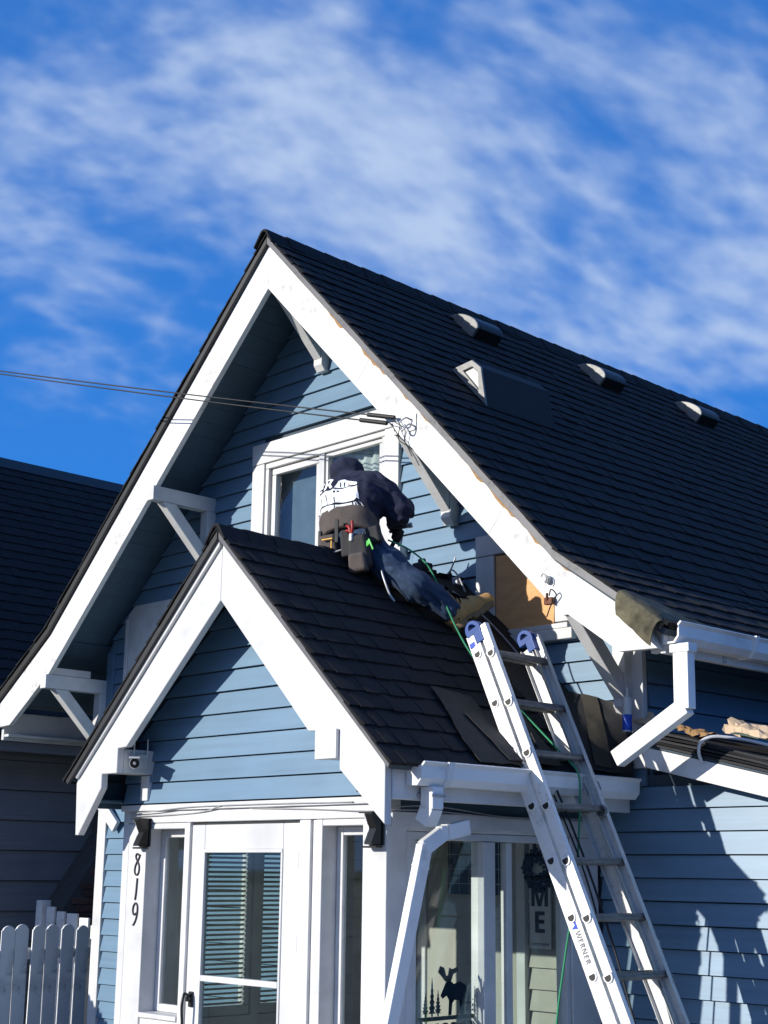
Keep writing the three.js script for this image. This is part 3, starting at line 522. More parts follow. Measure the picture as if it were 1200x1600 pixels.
function sidelight(x0, x1, bottom) {
  const w = part(house, 'sidelight_window', rb(x0 - 0.002, x1 + 0.002, 2.232, 2.266, PZ - 0.14, PZ + 0.003), M.white); part(w, 'lower_panel', rb(x0 - 0.002, x1 + 0.002, 0.2, bottom, PZ - 0.12, PZ - 0.002), M.white);
  part(w, 'window_sill', rb(x0, x1, bottom + 0.001, bottom + 0.03, PZ - 0.13, PZ + 0.018), M.white);
  part(w, 'sash', [rb(x0 + 0.001, x0 + 0.05, bottom + 0.031, 2.231, PZ - 0.135, PZ - 0.10), rb(x1 - 0.035, x1 - 0.001, bottom + 0.031, 2.231, PZ - 0.135, PZ - 0.10), rb(x0 + 0.05, x1 - 0.035, 2.185, 2.231, PZ - 0.135, PZ - 0.10), rb(x0 + 0.05, x1 - 0.035, bottom + 0.031, bottom + 0.075, PZ - 0.135, PZ - 0.10)], M.white);
  part(w, 'pane', bx(x0 + 0.04, x1 - 0.03, bottom + 0.06, 2.195, PZ - 0.120, PZ - 0.116), M.glass);
  return w;
}
sidelight(0.454, 0.828, 1.150);
sidelight(2.032, 2.344, 1.10);
// storm door
{
  const X0 = 0.886, X1 = 1.843, T = 2.252, z0 = PZ - 0.045, z1 = PZ - 0.006;
  const d = part(house, 'storm_door', [rb(X0, 1.008, 0.21, T, z0, z1), rb(1.704, X1, 0.21, T, z0, z1), rb(1.009, 1.703, 2.112, T, z0, z1), rb(1.009, 1.703, 0.21, 0.42, z0, z1)], M.vinyl);
  part(d, 'glazing_bead', [rb(1.008, 1.704, 2.094, 2.113, z1 - 0.01, z1 + 0.007, 0.003), rb(1.004, 1.020, 0.42, 2.094, z1 - 0.01, z1 + 0.007, 0.003), rb(1.692, 1.708, 0.42, 2.094, z1 - 0.01, z1 + 0.007, 0.003)], M.vinyl);
  part(d, 'cross_bar', rb(1.021, 1.691, 1.385, 1.418, z0 + 0.004, z1 + 0.008, 0.004), M.vinyl);
  part(d, 'pane', bx(1.012, 1.700, 1.40, 2.105, z0 + 0.016, z0 + 0.020), M.glassDark);
  part(d, 'pane', bx(1.012, 1.700, 0.415, 1.395, z0 + 0.010, z0 + 0.014), M.glassDark);
  part(d, 'handle', [tube([[0.942, 1.29, PZ + 0.002], [0.944, 1.315, PZ + 0.045], [0.945, 1.27, PZ + 0.062], [0.944, 1.18, PZ + 0.058], [0.942, 1.12, PZ + 0.045], [0.942, 1.105, PZ + 0.002]], 0.0085), rb(0.925, 0.962, 1.24, 1.325, PZ - 0.006, PZ + 0.008), cyl(V(0.943, 1.285, PZ + 0.004), V(0.943, 1.285, PZ + 0.030), 0.014)], M.black);
  for (const y of [2.06, 1.62, 0.6]) part(d, 'hinge', cyl(V(1.842, y - 0.045, PZ - 0.002), V(1.842, y + 0.045, PZ - 0.002), 0.006, 0.006, 8), M.vinyl);
  part(d, 'weather_strip', rb(X0 + 0.01, X1 - 0.01, T + 0.001, 2.262, z0, z1 - 0.012, 0.002), M.dark);
}
// porch right wall with its wide window
const sideX = 2.514, pw = part(house, 'porch_side_wall', [rb(sideX - 0.12, sideX, 0.2, 2.205, 1.572, PZ - 0.145), rb(sideX - 0.12, sideX + 0.002, 2.206, 2.305, 0.03, PZ - 0.105), rb(sideX - 0.12, sideX, 0.2, 2.205, 0.03, 0.285), rb(sideX - 0.12, sideX - 0.002, 0.2, 0.95, 0.286, 1.571)], M.white);
part(house, 'eave_gap_shade', rb(sideX - 0.12, sideX - 0.01, 2.306, 2.386, 0.03, PZ - 0.105), M.soffit);  // dark strip painting the shaded gap between header and fascia
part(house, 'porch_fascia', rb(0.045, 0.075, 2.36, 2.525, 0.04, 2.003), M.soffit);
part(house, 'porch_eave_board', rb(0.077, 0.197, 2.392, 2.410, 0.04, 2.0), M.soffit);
part(house, 'porch_side_trim', rb(sideX + 0.001, sideX + 0.022, 2.225, 2.300, 0.03, PZ - 0.02, 0.003), M.white);
{
  const z0 = 0.287, z1 = 1.57, w = part(house, 'porch_window', [rb(sideX - 0.09, sideX - 0.012, 2.165, 2.204, z0, z1), rb(sideX - 0.09, sideX + 0.012, 0.952, 0.99, z0, z1), rb(sideX - 0.09, sideX - 0.012, 0.992, 2.163, z0, z0 + 0.035), rb(sideX - 0.09, sideX - 0.012, 0.992, 2.163, z1 - 0.03, z1)], M.white);
  part(w, 'mullion', rb(sideX - 0.10, sideX - 0.004, 0.992, 2.163, 0.935, 1.030), M.white);
  part(w, 'sash', [rb(sideX - 0.075, sideX - 0.03, 0.992, 2.163, 0.765, 0.815), rb(sideX - 0.075, sideX - 0.03, 0.992, 2.163, 0.905, 0.934)], M.white);
  part(w, 'pane', bx(sideX - 0.050, sideX - 0.046, 0.99, 2.165, 1.028, 1.542), M.glass);
  part(w, 'pane', bx(sideX - 0.056, sideX - 0.052, 0.99, 2.165, 0.320, 0.937), M.glass);
}
// porch left wall with two blind-covered windows, floor and ceiling
part(house, 'porch_left_wall', [bx(0.198, 0.30, 0.2, 1.10, 0.02, PZ - 0.125), bx(0.198, 0.30, 2.20, 2.36, 0.02, PZ - 0.125), bx(0.198, 0.30, 1.10, 2.20, 0.02, 0.18), bx(0.198, 0.30, 1.10, 2.20, 1.34, PZ - 0.125), bx(0.198, 0.30, 1.10, 2.20, 0.742, 0.80)], M.white);
for (const [z0, z1] of [[0.182, 0.740], [0.802, 1.338]]) {
  const w = part(house, 'side_window', [rb(0.21, 0.285, 2.155, 2.198, z0, z1), rb(0.21, 0.285, 1.102, 1.16, z0, z1), rb(0.21, 0.285, 1.162, 2.153, z0, z0 + 0.035), rb(0.21, 0.285, 1.162, 2.153, z1 - 0.035, z1)], M.white);
  part(w, 'pane', bx(0.235, 0.238, 1.15, 2.16, z0 + 0.03, z1 - 0.03), M.glass);
  const g = rb(-0.012, 0.012, -0.0012, 0.0012, z0 + 0.04, z1 - 0.04, 0.001);
  for (let y = 1.175; y < 2.15; y += 0.030) { const o = part(w, 'blind_slat', g.clone(), M.slat); o.position.set(0.262, y, 0); o.rotation.z = 0.62; }
}
part(house, 'porch_floor', bx(0.30, 2.394, 0.10, 0.20, 0.02, PZ - 0.15), M.floor);
part(house, 'porch_ceiling', bx(0.30, 2.394, 2.30, 2.33, 0.02, PZ - 0.12), M.white);
part(house, 'porch_base', [bx(0.20, 2.51, 0.0, 0.195, 1.55, PZ + 0.004), bx(2.40, 2.512, 0, 0.195, 0.03, 1.545), bx(0.70, 2.05, 0.0, 0.10, PZ + 0.006, PZ + 0.60)], M.white);
// the old front wall inside the porch: cream siding and the entry door
const iw = part(house, 'inner_wall', bx(0.302, 2.392, 0.2, 2.30, -0.006, 0.004), M.cream);
boards(iw, 'siding_board', 0.2, 2.3, 0.125, 0.008, (a, b) => [[0.302, 1.065, 0.302, 1.065], [1.975, 2.392, 1.975, 2.392]], [M.cream]);
{
  const d = part(house, 'entry_door', [rb(1.14, 1.90, 0.21, 2.215, 0.006, 0.045)], M.cream);
  part(d, 'door_frame', [rb(1.068, 1.137, 0.2, 2.29, 0.005, 0.060), rb(1.903, 1.972, 0.2, 2.29, 0.005, 0.060), rb(1.138, 1.902, 2.218, 2.29, 0.005, 0.060)], M.white);
  part(d, 'door_lite', rb(1.327, 1.797, 1.865, 2.185, 0.046, 0.052, 0.002), M.lite);
  for (let i = 0; i < 6; i++) part(d, 'leaded_bar', rb(1.345 + i * 0.083, 1.349 + i * 0.083, 1.868, 2.182, 0.0525, 0.055, 0.001), M.metal);
  for (const y of [1.93, 2.02, 2.11]) part(d, 'leaded_bar', rb(1.33, 1.794, y, y + 0.004, 0.0555, 0.058, 0.001), M.metal);
}
// house numbers
{
  const g8 = [tube([[0.012, 0.062, 0], [-0.006, 0.072, 0], [-0.018, 0.055, 0], [-0.010, 0.034, 0], [0.008, 0.012, 0], [0.020, -0.022, 0], [0.012, -0.062, 0], [-0.004, -0.072, 0], [-0.020, -0.058, 0], [-0.022, -0.025, 0], [-0.008, 0.010, 0], [0.010, 0.034, 0], [0.024, 0.066, 0]], 0.0055, 70)];
  const g1 = [tube([[0.006, 0.072, 0], [0.004, 0.02, 0], [0.000, -0.035, 0], [-0.006, -0.072, 0]], 0.0062, 20)];
  const g9 = [tube([[0.012, 0.005, 0], [-0.010, -0.006, 0], [-0.022, 0.020, 0], [-0.014, 0.058, 0], [0.004, 0.072, 0], [0.020, 0.055, 0], [0.022, 0.020, 0], [0.016, -0.022, 0], [0.002, -0.055, 0], [-0.014, -0.076, 0]], 0.0055, 60)];
  for (const [g, y] of [[g8, 2.025], [g1, 1.880], [g9, 1.735]]) { const o = part(house, 'house_number', g, M.ink); o.position.set(0.375, y, PZ + 0.012); o.scale.set(1.05, 0.88, 1); }
}
// thin wires stapled along the porch frieze
for (const pts of [[[0.29, 2.325, 1.80], [0.55, 2.335, 1.812], [0.85, 2.352, 1.812], [1.45, 2.356, 1.812], [2.3, 2.350, 1.812]], [[0.30, 2.31, 1.80], [0.62, 2.312, 1.79], [1.0, 2.325, 1.79], [1.20, 2.355, 1.812]], [[1.44, 2.338, 1.790], [2.03, 2.318, 1.790], [2.40, 2.302, 1.792], [2.53, 2.306, 1.78], [2.56, 2.31, 1.5], [2.56, 2.29, 0.8], [2.555, 2.31, 0.2]], [[2.54, 2.322, 1.76], [2.56, 2.335, 1.5], [2.55, 2.30, 0.9], [2.55, 2.31, 0.3]]]) part(house, 'wire', tube(pts, 0.0035), M.greyCable);

// ------------------------------------------------------------------ lamps, camera and the things in the porch
function wallLamp(name, label, x) {
  const t = thing(name, label, 'wall lamp', [x, 2.212, PZ + 0.008]);
  part(t, 'back_plate', rb(-0.055, 0.055, -0.085, 0.085, 0.0, 0.012), M.black);
  part(t, 'lamp_body', [prismX([[0.013, 0.080], [0.085, 0.080], [0.085, 0.072], [0.050, 0.0], [0.085, -0.072], [0.085, -0.080], [0.013, -0.080]], -0.012, 0.045), rb(-0.05, 0.05, 0.076, 0.084, 0.013, 0.088, 0.002), rb(-0.05, 0.05, -0.096, -0.086, 0.013, 0.060, 0.002)], M.black);
  part(t, 'reflector', [prism([[-0.045, 0.070], [-0.013, 0.070], [-0.013, 0.020]], 0.02, 0.06, 0.001), prism([[-0.045, -0.070], [-0.013, -0.070], [-0.013, -0.020]], 0.02, 0.06, 0.001)], M.metal);
  return t;
}
wallLamp('wall_lamp', 'black geometric wall lamp above the house number left of the porch door', 0.445);
wallLamp('wall_lamp', 'black geometric wall lamp on the porch post right of the door', 2.455);
{
  const t = thing('security_camera', 'white bullet security camera with two aerials on the left porch beam end', 'security camera', [0.49, 2.63, 1.93]);
  const d = V(0.72, -0.14, 0.62).normalize(), u = V(0, 1, 0), s = d.clone().cross(u).normalize(), up = s.clone().cross(d);
  const p = V(0.03, -0.005, 0.0), q = p.clone().addScaledVector(d, 0.115);
  part(t, 'camera_body', [cyl(p, q, 0.030, 0.033, 20), beam(p.clone().addScaledVector(up, 0.026), q.clone().addScaledVector(up, 0.034).addScaledVector(d, 0.015), 0.066, 0.012, up, 0.004)], M.vinyl);
  part(t, 'camera_lens', [cyl(q, q.clone().addScaledVector(d, 0.004), 0.0285, 0.0285, 20)], M.lens);
  part(t, 'lens_glass', [cyl(q.clone().addScaledVector(d, 0.005), q.clone().addScaledVector(d, 0.009), 0.010, 0.008, 14)], M.metal);
  part(t, 'mount', [rb(0.002, 0.018, -0.04, 0.045, -0.09, 0.03, 0.005), cyl(V(0.012, 0, -0.02), p, 0.014)], M.vinyl);
  for (const z of [-0.085, 0.012]) part(t, 'aerial', cyl(V(0.016, 0.02, z), V(0.016, 0.135, z), 0.0052, 0.0042, 8), M.vinyl);
}
{
  const t = thing('home_sign', 'tall white hanging sign reading HOME with a dark wreath inside the porch', 'sign', [2.085, 1.56, 0.035]);
  part(t, 'sign_board', rb(-0.082, 0.082, 0, 0.72, 0, 0.014, 0.003), M.white);
  'HOME'.split('').forEach((c, i) => { if (c !== 'O') part(t, 'letter', text(c, 0.125, 0.004).translate(0, 0.635 - i * 0.163 - (i === 3 ? -0.01 : 0), 0.0145), M.ink); });
  part(t, 'small_print', text('sweet home', 0.018, 0.002, fontR).translate(0, 0.03, 0.0145), M.inkGrey);
  const l = []; for (let i = 0; i < 150; i++) { const a = R() * 6.283, r = rr(0.05, 0.115), c = V(Math.cos(a) * r, 0.46 + Math.sin(a) * r, 0.03 + rr(-0.01, 0.015)); l.push(new THREE.ConeGeometry(0.012, 0.05, 4).rotateZ(R() * 6.28).rotateX(rr(-0.6, 0.6)).translate(c.x, c.y, c.z)); }
  part(t, 'wreath', l, mat([0.012, 0.022, 0.014], { roughness: 0.9, map: rep(tMottle, 5) }));
}
{
  const t = thing('welcome_sign', 'cut metal welcome sign with a moose and fir trees inside the porch window', 'sign', [2.43, 1.165, 1.18]);
  const Y = new THREE.Matrix4().makeRotationY(-Math.PI / 2);   // its face looks into the porch: reversed from outside
  const put = (n, g, m) => part(t, n, g.applyMatrix4(Y), m);
  const grey = mat([0.17, 0.19, 0.19], { roughness: 0.6, metalness: 0.1, map: rep(tWear, 5) });
  const mo = [[-0.075, 0], [-0.085, 0.07], [-0.10, 0.11], [-0.095, 0.145], [-0.05, 0.165], [0.00, 0.155], [0.03, 0.175], [0.06, 0.165], [0.10, 0.10], [0.085, 0.085], [0.055, 0.10], [0.035, 0.075], [0.04, 0], [0.02, 0], [0.012, 0.06], [-0.005, 0.075], [-0.045, 0.07], [-0.055, 0]];
  put('moose', prism(mo, 0, 0.004, 0).scale(-1, 1, 1).rotateY(Math.PI).translate(0, 0.108, 0.004), grey);
  put('moose', prism([[0.02, 0.16], [0.0, 0.20], [-0.04, 0.215], [-0.03, 0.235], [0.01, 0.225], [0.03, 0.235], [0.04, 0.195], [0.055, 0.195], [0.07, 0.235], [0.10, 0.245], [0.115, 0.215], [0.085, 0.19], [0.06, 0.165]], 0, 0.004, 0).translate(0, 0.112, 0.0045), M.dark);
  for (const [z, h] of [[0.165, 0.17], [0.12, 0.11], [-0.115, 0.13], [-0.165, 0.17], [-0.21, 0.08], [0.215, 0.10]]) { const p = []; for (let i = 0; i < 6; i++) { const y = i / 6 * h, w = 0.026 * (1 - i / 6); p.push([w, y + 0.015], [w * 0.45, y + h / 6]); } const q = [[0.004, 0], [0.004, 0.014], ...p, [0, h + 0.02], ...p.map(a => [-a[0], a[1]]).reverse(), [-0.004, 0.014], [-0.004, 0]]; put('tree_cutout', prism(q, 0, 0.004, 0).translate(z, 0.108, 0), M.dark); }
  put('sign_bar', rb(-0.26, 0.26, 0.086, 0.106, -0.006, 0.010, 0.003), M.dark);
  put('sign_bar', rb(-0.25, -0.238, -0.02, 0.085, -0.004, 0.008, 0.003), M.dark);
  put('sign_bar', rb(0.238, 0.25, -0.02, 0.085, -0.004, 0.008, 0.003), M.dark);
  put('welcome_text', text('WELCOME', 0.075, 0.004).translate(0, 0.035, 0), M.dark);
}

// ------------------------------------------------------------------ the neighbour's house, its chimney, the bare tree, the fences
{
  const n = thing('neighbour_house', 'dark roofed grey house beside the blue house, left behind the picket fence', 'house');
  const ex = -5.0, ey = 3.30, rx = -8.5, ry = 7.06, m = (ry - ey) / (rx - ex);
  const w = part(n, 'side_wall', bx(-12.2, -5.30, 0, 3.42, -9, 3.2), M.core);
  const toX = new THREE.Matrix4().makeRotationY(Math.PI / 2).setPosition(-5.296, 0, 0);
  boards(w, 'shake_board', 0.12, 3.30, 0.292, 0, () => [[-3.2, 0.4, -3.2, 0.4], [0.405, 4.2, 0.405, 4.2], [4.205, 9, 4.205, 9]], [M.nbrWall], toX);
  part(n, 'gable_wall', prism([[-11.9, 3.4], [-5.32, 3.4], [rx, 6.9]], -8.8, 3.1, 0), M.nbrWall);
  const r = part(n, 'roof', [prism([[ex + 0.05, ey - 0.07], [rx, ry - 0.03], [rx, ry - 0.12], [ex + 0.0, ey - 0.12]], -9.4, 3.6, 0), prism([[rx, ry - 0.031], [-12.0, ey - 0.07], [-11.95, ey - 0.12], [rx, ry - 0.121]], -9.4, 3.6, 0)], M.core);
  const c = []; courses(null, [ex + 0.09, ey - 0.06], [rx + 0.01, ry], 1, 3.62, -4.4, 0.17, c);
  const lim = 290; c.forEach((g, i) => { if (i < lim) part(r, 'shingle', g, shingleM[i % 4], true); });
  const rest = c.slice(lim); if (rest.length) part(r, 'shingle_field', join(rest), shingleM[1], true).userData.kind = 'stuff';
  part(n, 'fascia_board', rb(ex - 0.02, ex + 0.015, ey - 0.20, ey - 0.075, -9.4, 3.6), M.nbrWall);
  part(n, 'ridge_board', prism([[rx - 0.16, ry - 0.12], [rx, ry + 0.05], [rx + 0.16, ry - 0.12], [rx, ry + 0.01]], -9.4, 3.62, 0), M.dark);
  // brick chimney with sloping shoulders on the side wall
  const ch = part(n, 'chimney', bx(-5.29, -4.93, 0, 3.15, -2.55, -1.62), M.mortar);
  part(n, 'chimney_base', prismX([[-1.10, 0], [-1.10, 1.62], [-1.60, 2.34], [-2.57, 2.34], [-3.07, 1.62], [-3.07, 0]], -5.28, -4.92, 0.004), M.mortar);
  const bg = [0, 1, 2].map(() => boxUV(new RoundedBoxGeometry(0.022, 0.062, 0.196, 1, 0.005), 1));
  for (let j = 0; j < 30; j++) { const y = 0.95 + j * 0.073, e = y < 1.58 ? 1.12 : Math.min(1.62, 1.12 + (y - 1.58) * 0.70); for (let i = 0; i < 9; i++) { const z = -e - 0.10 - i * 0.206 - (j % 2 ? 0.103 : 0); if (z < -2.52) break; const o = show(new THREE.Mesh(bg[(i + j) % 3], brickM[Math.floor(R() * 3)])); o.name = numbered('brick'); o.position.set(-4.918 + rr(-0.003, 0.003), y, z); ch.add(o); } }
}
{
  const t = thing('bare_tree', 'leafless treetop showing above the dark neighbouring roof', 'tree', [-17, 0, -9]);
  const tr = [cyl(V(0, 0, 0), V(0.1, 6.6, 0), 0.22, 0.12)], tw = [];
  const grow = (p, d, L, r, n) => { const q = p.clone().addScaledVector(d, L); (n > 3 ? tr : tw).push(cyl(p, q, r, r * 0.65, 5)); if (n === 0) return; for (let i = 0; i < (n > 3 ? 4 : 3); i++) { const e = d.clone().add(V(rr(-0.65, 0.65), rr(-0.05, 0.4), rr(-0.65, 0.65))).normalize(); grow(q, e, L * rr(0.6, 0.8), r * 0.62, n - 1); } };
  for (let i = 0; i < 4; i++) grow(V(0.1, 5.2 + i * 0.45, 0), V(Math.cos(i * 1.7), 1.1, Math.sin(i * 1.7)).normalize(), 1.15, 0.06, 4);
  part(t, 'trunk', tr, M.bark); part(t, 'twigs', tw, M.bark);
}
{
  const f = thing('picket_fence', 'white picket fence in shade at the left corner of the blue house', 'fence', [-3.3, 0, 0]);
  const sh = new THREE.Shape(); sh.moveTo(-0.059, 0); sh.lineTo(0.059, 0); sh.lineTo(0.059, 1.490); sh.quadraticCurveTo(0.050, 1.492, 0.045, 1.508); sh.quadraticCurveTo(0, 1.548, -0.045, 1.508); sh.quadraticCurveTo(-0.050, 1.492, -0.059, 1.490);
  const g = boxUV(new THREE.ExtrudeGeometry(sh, { depth: 0.016, bevelEnabled: true, bevelThickness: 0.002, bevelSize: 0.002, bevelSegments: 1, curveSegments: 6 }), 1);
  for (let z = 2.51, i = 0; z > -0.35; z -= 0.146, i++) { const o = show(new THREE.Mesh(g, M.fence)); o.name = numbered('picket'); o.rotation.y = Math.PI / 2; o.rotation.z = rr(-0.008, 0.008); o.position.set(0, rr(-0.012, 0.012), z); f.add(o); }
  part(f, 'rail', rb(-0.05, -0.008, 1.25, 1.34, -0.40, 2.6), M.fence); part(f, 'rail', rb(-0.05, -0.008, 0.35, 0.44, -0.40, 2.6), M.fence);
  part(f, 'post', rb(-0.15, -0.052, 0, 1.40, -0.42, -0.33), M.fence);
}
{
  const f = thing('garden_gate', 'sunlit white square-topped pickets stepping down behind the shaded picket fence', 'fence', [0, 0, -0.6]);
  let x = -4.40; for (const [h, w] of [[1.645, 0.13], [1.607, 0.125], [1.594, 0.165], [1.561, 0.145], [1.50, 0.13]]) { part(f, 'picket', rb(x, x + w, 0.05, h, -0.012, 0.012, 0.003), M.fence); x += w + 0.045; }
  part(f, 'rail', rb(-4.45, -3.55, 1.18, 1.27, -0.05, -0.013), M.fence); part(f, 'rail', rb(-4.45, -3.55, 0.3, 0.39, -0.05, -0.013), M.fence);
  part(f, 'post', rb(-4.56, -4.46, 0, 1.70, -0.07, 0.03), M.fence);
}

// ------------------------------------------------------------------ service cables
for (const [dy, name] of [[0, 'upper'], [-0.045, 'lower']]) {
  const b = V(1.30 + dy * 1.6, 4.925 + dy * 0.5, 0.66), a = V(-2.37, 6.01 + dy * 0.55, 1.45).sub(b).multiplyScalar(3.2).add(b), pts = [];
  for (let i = 0; i <= 16; i++) { const t = i / 16, p = a.clone().lerp(b, t); p.y -= 0.10 * 4 * t * (1 - t); pts.push(p.toArray()); }
  const o = thing('service_cable', name + ' one of the two black service cables running from the left sky to the gable', 'cable');
  part(o, 'wire', tube(pts, 0.0054, 90, 6), M.cable);
  const e = V(...pts[16]), d = e.clone().sub(V(...pts[15])).normalize();
  part(o, 'sleeve', cyl(e.clone().addScaledVector(d, -0.12), e.clone().addScaledVector(d, 0.10), 0.015), M.cable);
  const k = e.clone().addScaledVector(d, 0.10);
  part(o, 'tail', tube([k.toArray(), [1.42 + dy, 4.86, 0.66], [1.49 + dy, 4.80 + dy, 0.64], [1.48, 4.72, 0.63], [1.53, 4.66 + dy, 0.612]], 0.0032), M.cable);
}
{
  const t = thing('cable_hook', 'grey metal cable hooks screwed to the right bargeboard above the window', 'hook', [1.48, 4.84, 0.604]);
  part(t, 'hook', tube([[0.03, 0.03, 0], [0.03, 0.03, 0.05], [0.0, 0.0, 0.075], [-0.03, 0.0, 0.05], [-0.05, 0.03, 0.055]], 0.0055), M.metal);
  part(t, 'hook', tube([[0.06, -0.02, 0], [0.06, -0.02, 0.05], [0.03, -0.06, 0.075], [0.0, -0.05, 0.05], [-0.01, -0.02, 0.055]], 0.0055), M.metal);
  part(t, 'plate', rb(0.01, 0.08, -0.05, 0.06, 0, 0.006, 0.002), M.metal);
  part(t, 'loop', tube([[-0.02, 0, 0.05], [-0.04, -0.10, 0.04], [0.02, -0.15, 0.03], [0.06, -0.20, 0.02], [0.12, -0.30, 0.012]], 0.0032), M.cable);
}
{
  const t = thing('wire_knob', 'old porcelain wire knob and wire ends on the lower right bargeboard', 'insulator', [2.64, 3.655, 0.604]);
  part(t, 'knob', [cyl(V(0, 0, 0), V(0, 0, 0.02), 0.024), cyl(V(0, 0, 0.021), V(0, 0, 0.045), 0.016, 0.02)], M.vinyl);
  part(t, 'wire_end', tube([[-0.03, 0.02, 0.03], [0.0, 0.03, 0.045], [0.03, 0.0, 0.04], [0.02, -0.03, 0.04]], 0.004), M.greyCable);
  part(t, 'clamp', [rb(-0.01, 0.05, -0.15, -0.11, 0.002, 0.035, 0.004), cyl(V(0.01, -0.13, 0.03), V(0.03, -0.09, 0.05), 0.008)], mat([0.16, 0.06, 0.03], { roughness: 0.8, map: rep(tWear, 6) }));
  part(t, 'wire_end', tube([[0.03, -0.10, 0.03], [0.06, -0.07, 0.05], [0.08, -0.10, 0.03], [0.03, -0.16, 0.02], [0.0, -0.22, 0.02]], 0.004), M.cable);
}

// ------------------------------------------------------------------ ladder leaning on the porch gutter
{
  const t = thing('extension_ladder', 'aluminium extension ladder with blue end caps leaning on the porch gutter', 'ladder', [0, 0, 0]);
  const bot = V(3.985, 0.02, 0), top = V(2.508, 3.30, 0), d = top.clone().sub(bot), L = d.length(); d.normalize();
  const p = V(d.y, -d.x, 0);                                // across the rail, away from the house
  const Mx = (o, z) => basis(p, d, V(0, 0, 1), V(o.x, o.y, z));
  const rail = (c, w, z, face, y0, y1, m = M.alu) => {                  // C-shaped rail: web in the outer plane, flanges turned inward
    const f = face, g = [rb(c - w / 2, c + w / 2, y0, y1, f > 0 ? -0.004 : 0, f > 0 ? 0 : 0.004, 0.001), rb(c - w / 2, c - w / 2 + 0.004, y0, y1, f > 0 ? -0.030 : 0, f > 0 ? 0 : 0.030, 0.0012), rb(c + w / 2 - 0.004, c + w / 2, y0, y1, f > 0 ? -0.030 : 0, f > 0 ? 0 : 0.030, 0.0012), rb(c - w * 0.10, c + w * 0.10, y0, y1, f > 0 ? 0 : -0.002, f > 0 ? 0.002 : 0, 0.0009)];
    return part(t, 'rail', join(g.map(q => boxUV(q))).applyMatrix4(Mx(bot, z)), m, true);
  };
  const zF = 1.100, zR = 0.620, c1 = -0.024, c2 = 0.064, w1 = 0.084, w2 = 0.058;
  rail(c1, w1, zF, 1, 0, L); rail(c2, w2, zF - 0.002, 1, 0, L + 0.015); rail(c1, w1, zR, -1, 0, L - 0.03, M.aluShaded); rail(c2, w2, zR + 0.002, -1, 0, L, M.aluShaded);
  const D = s => { const q = new THREE.Shape(); q.moveTo(-0.015 * s, 0.012 * s); q.lineTo(0.015 * s, 0.012 * s); q.absarc(0, 0.004 * s, 0.0155 * s, 0, Math.PI, true); q.lineTo(-0.015 * s, 0.012 * s); return q; };
  const dG = boxUV(new THREE.ExtrudeGeometry(D(1.30), { depth: 0.0080, bevelEnabled: false, curveSegments: 8 })), ringS = D(1.72); ringS.holes.push(D(1.31));
  const ringG = boxUV(new THREE.ExtrudeGeometry(ringS, { depth: 0.006, bevelEnabled: true, bevelSize: 0.0015, bevelThickness: 0.0015, bevelSegments: 2, curveSegments: 10 }));
  const y0 = 0.19;
  for (let i = 0; i < 12; i++) {
    const y = 0.115 + i * 0.3048; if (y > L - 0.05) break;
    for (const [c, m] of [[c1, 0], [c2, -0.039]]) {
      const o = bot.clone().addScaledVector(d, y + m).addScaledVector(p, c);
      const rg = new THREE.CylinderGeometry(0.0165, 0.0165, zF - zR - 0.01, 12).rotateX(Math.PI / 2).scale(1.12, 1, 1).translate(0, 0, (zF + zR) / 2); const flat = rb(-0.019, 0.019, 0.004, 0.017, zR + 0.005, zF - 0.005, 0.003);
      const rung = part(t, 'rung', join([boxUV(rg), boxUV(flat)]).applyMatrix4(basis(p, d, V(0, 0, 1), o)), M.rung, true);
      part(rung, 'rung_hole_shade', dG.clone().applyMatrix4(basis(p, d, V(0, 0, 1), o.clone().setZ(zF + 0.0005))), M.dark, true);  // dark disc paints the shade inside the hollow rung
      part(rung, 'rung_flare', ringG.clone().applyMatrix4(basis(p, d, V(0, 0, 1), o.clone().setZ(zF + 0.0003))), M.alu, true);
    }
  }
  for (const z of [zF - 0.016, zR + 0.016]) {                // blue D-shaped end caps
    const o = bot.clone().addScaledVector(d, L + 0.004);
    const ring = new THREE.Shape(); ring.moveTo(-0.052, -0.03); ring.lineTo(0.050, -0.03); ring.lineTo(0.050, 0.004); ring.quadraticCurveTo(0.03, 0.048, -0.012, 0.048); ring.quadraticCurveTo(-0.052, 0.040, -0.056, 0.0); const h = new THREE.Path(); h.moveTo(-0.034, 0.0); h.lineTo(0.030, 0.0); h.quadraticCurveTo(0.012, 0.033, -0.012, 0.033); h.quadraticCurveTo(-0.034, 0.028, -0.034, 0.0); ring.holes.push(h);
    const g = boxUV(new THREE.ExtrudeGeometry(ring, { depth: 0.034, bevelEnabled: true, bevelSize: 0.003, bevelThickness: 0.003, bevelSegments: 2, curveSegments: 8 }).translate(0, 0.02, -0.017));
    const cp = part(t, 'end_cap', g.applyMatrix4(basis(p, d, V(0, 0, 1), o.clone().setZ(z))), M.blue, true);
    part(cp, 'cap_bracket', boxUV(rb(-0.008, 0.05, -0.075, 0.006, -0.012, 0.021, 0.004)).applyMatrix4(basis(p, d, V(0, 0, 1), o.clone().setZ(z))), M.blue, true);
  }
  part(t, 'label', boxUV(rb(-0.058, -0.018, -0.075, -0.045, zF + 0.0022, zF + 0.0032, 0.0004)).applyMatrix4(basis(p, d, V(0, 0, 1), bot.clone().addScaledVector(d, L))), M.inkBlue, true);
  const at = bot.clone().addScaledVector(d, 1.79).addScaledVector(p, c1 + 0.004).setZ(zF + 0.0024);
  part(t, 'lettering', boxUV(text('WERNER', 0.030, 0.0008)).applyMatrix4(basis(d.clone().negate(), p, V(0, 0, 1), at)), M.inkGrey, true);
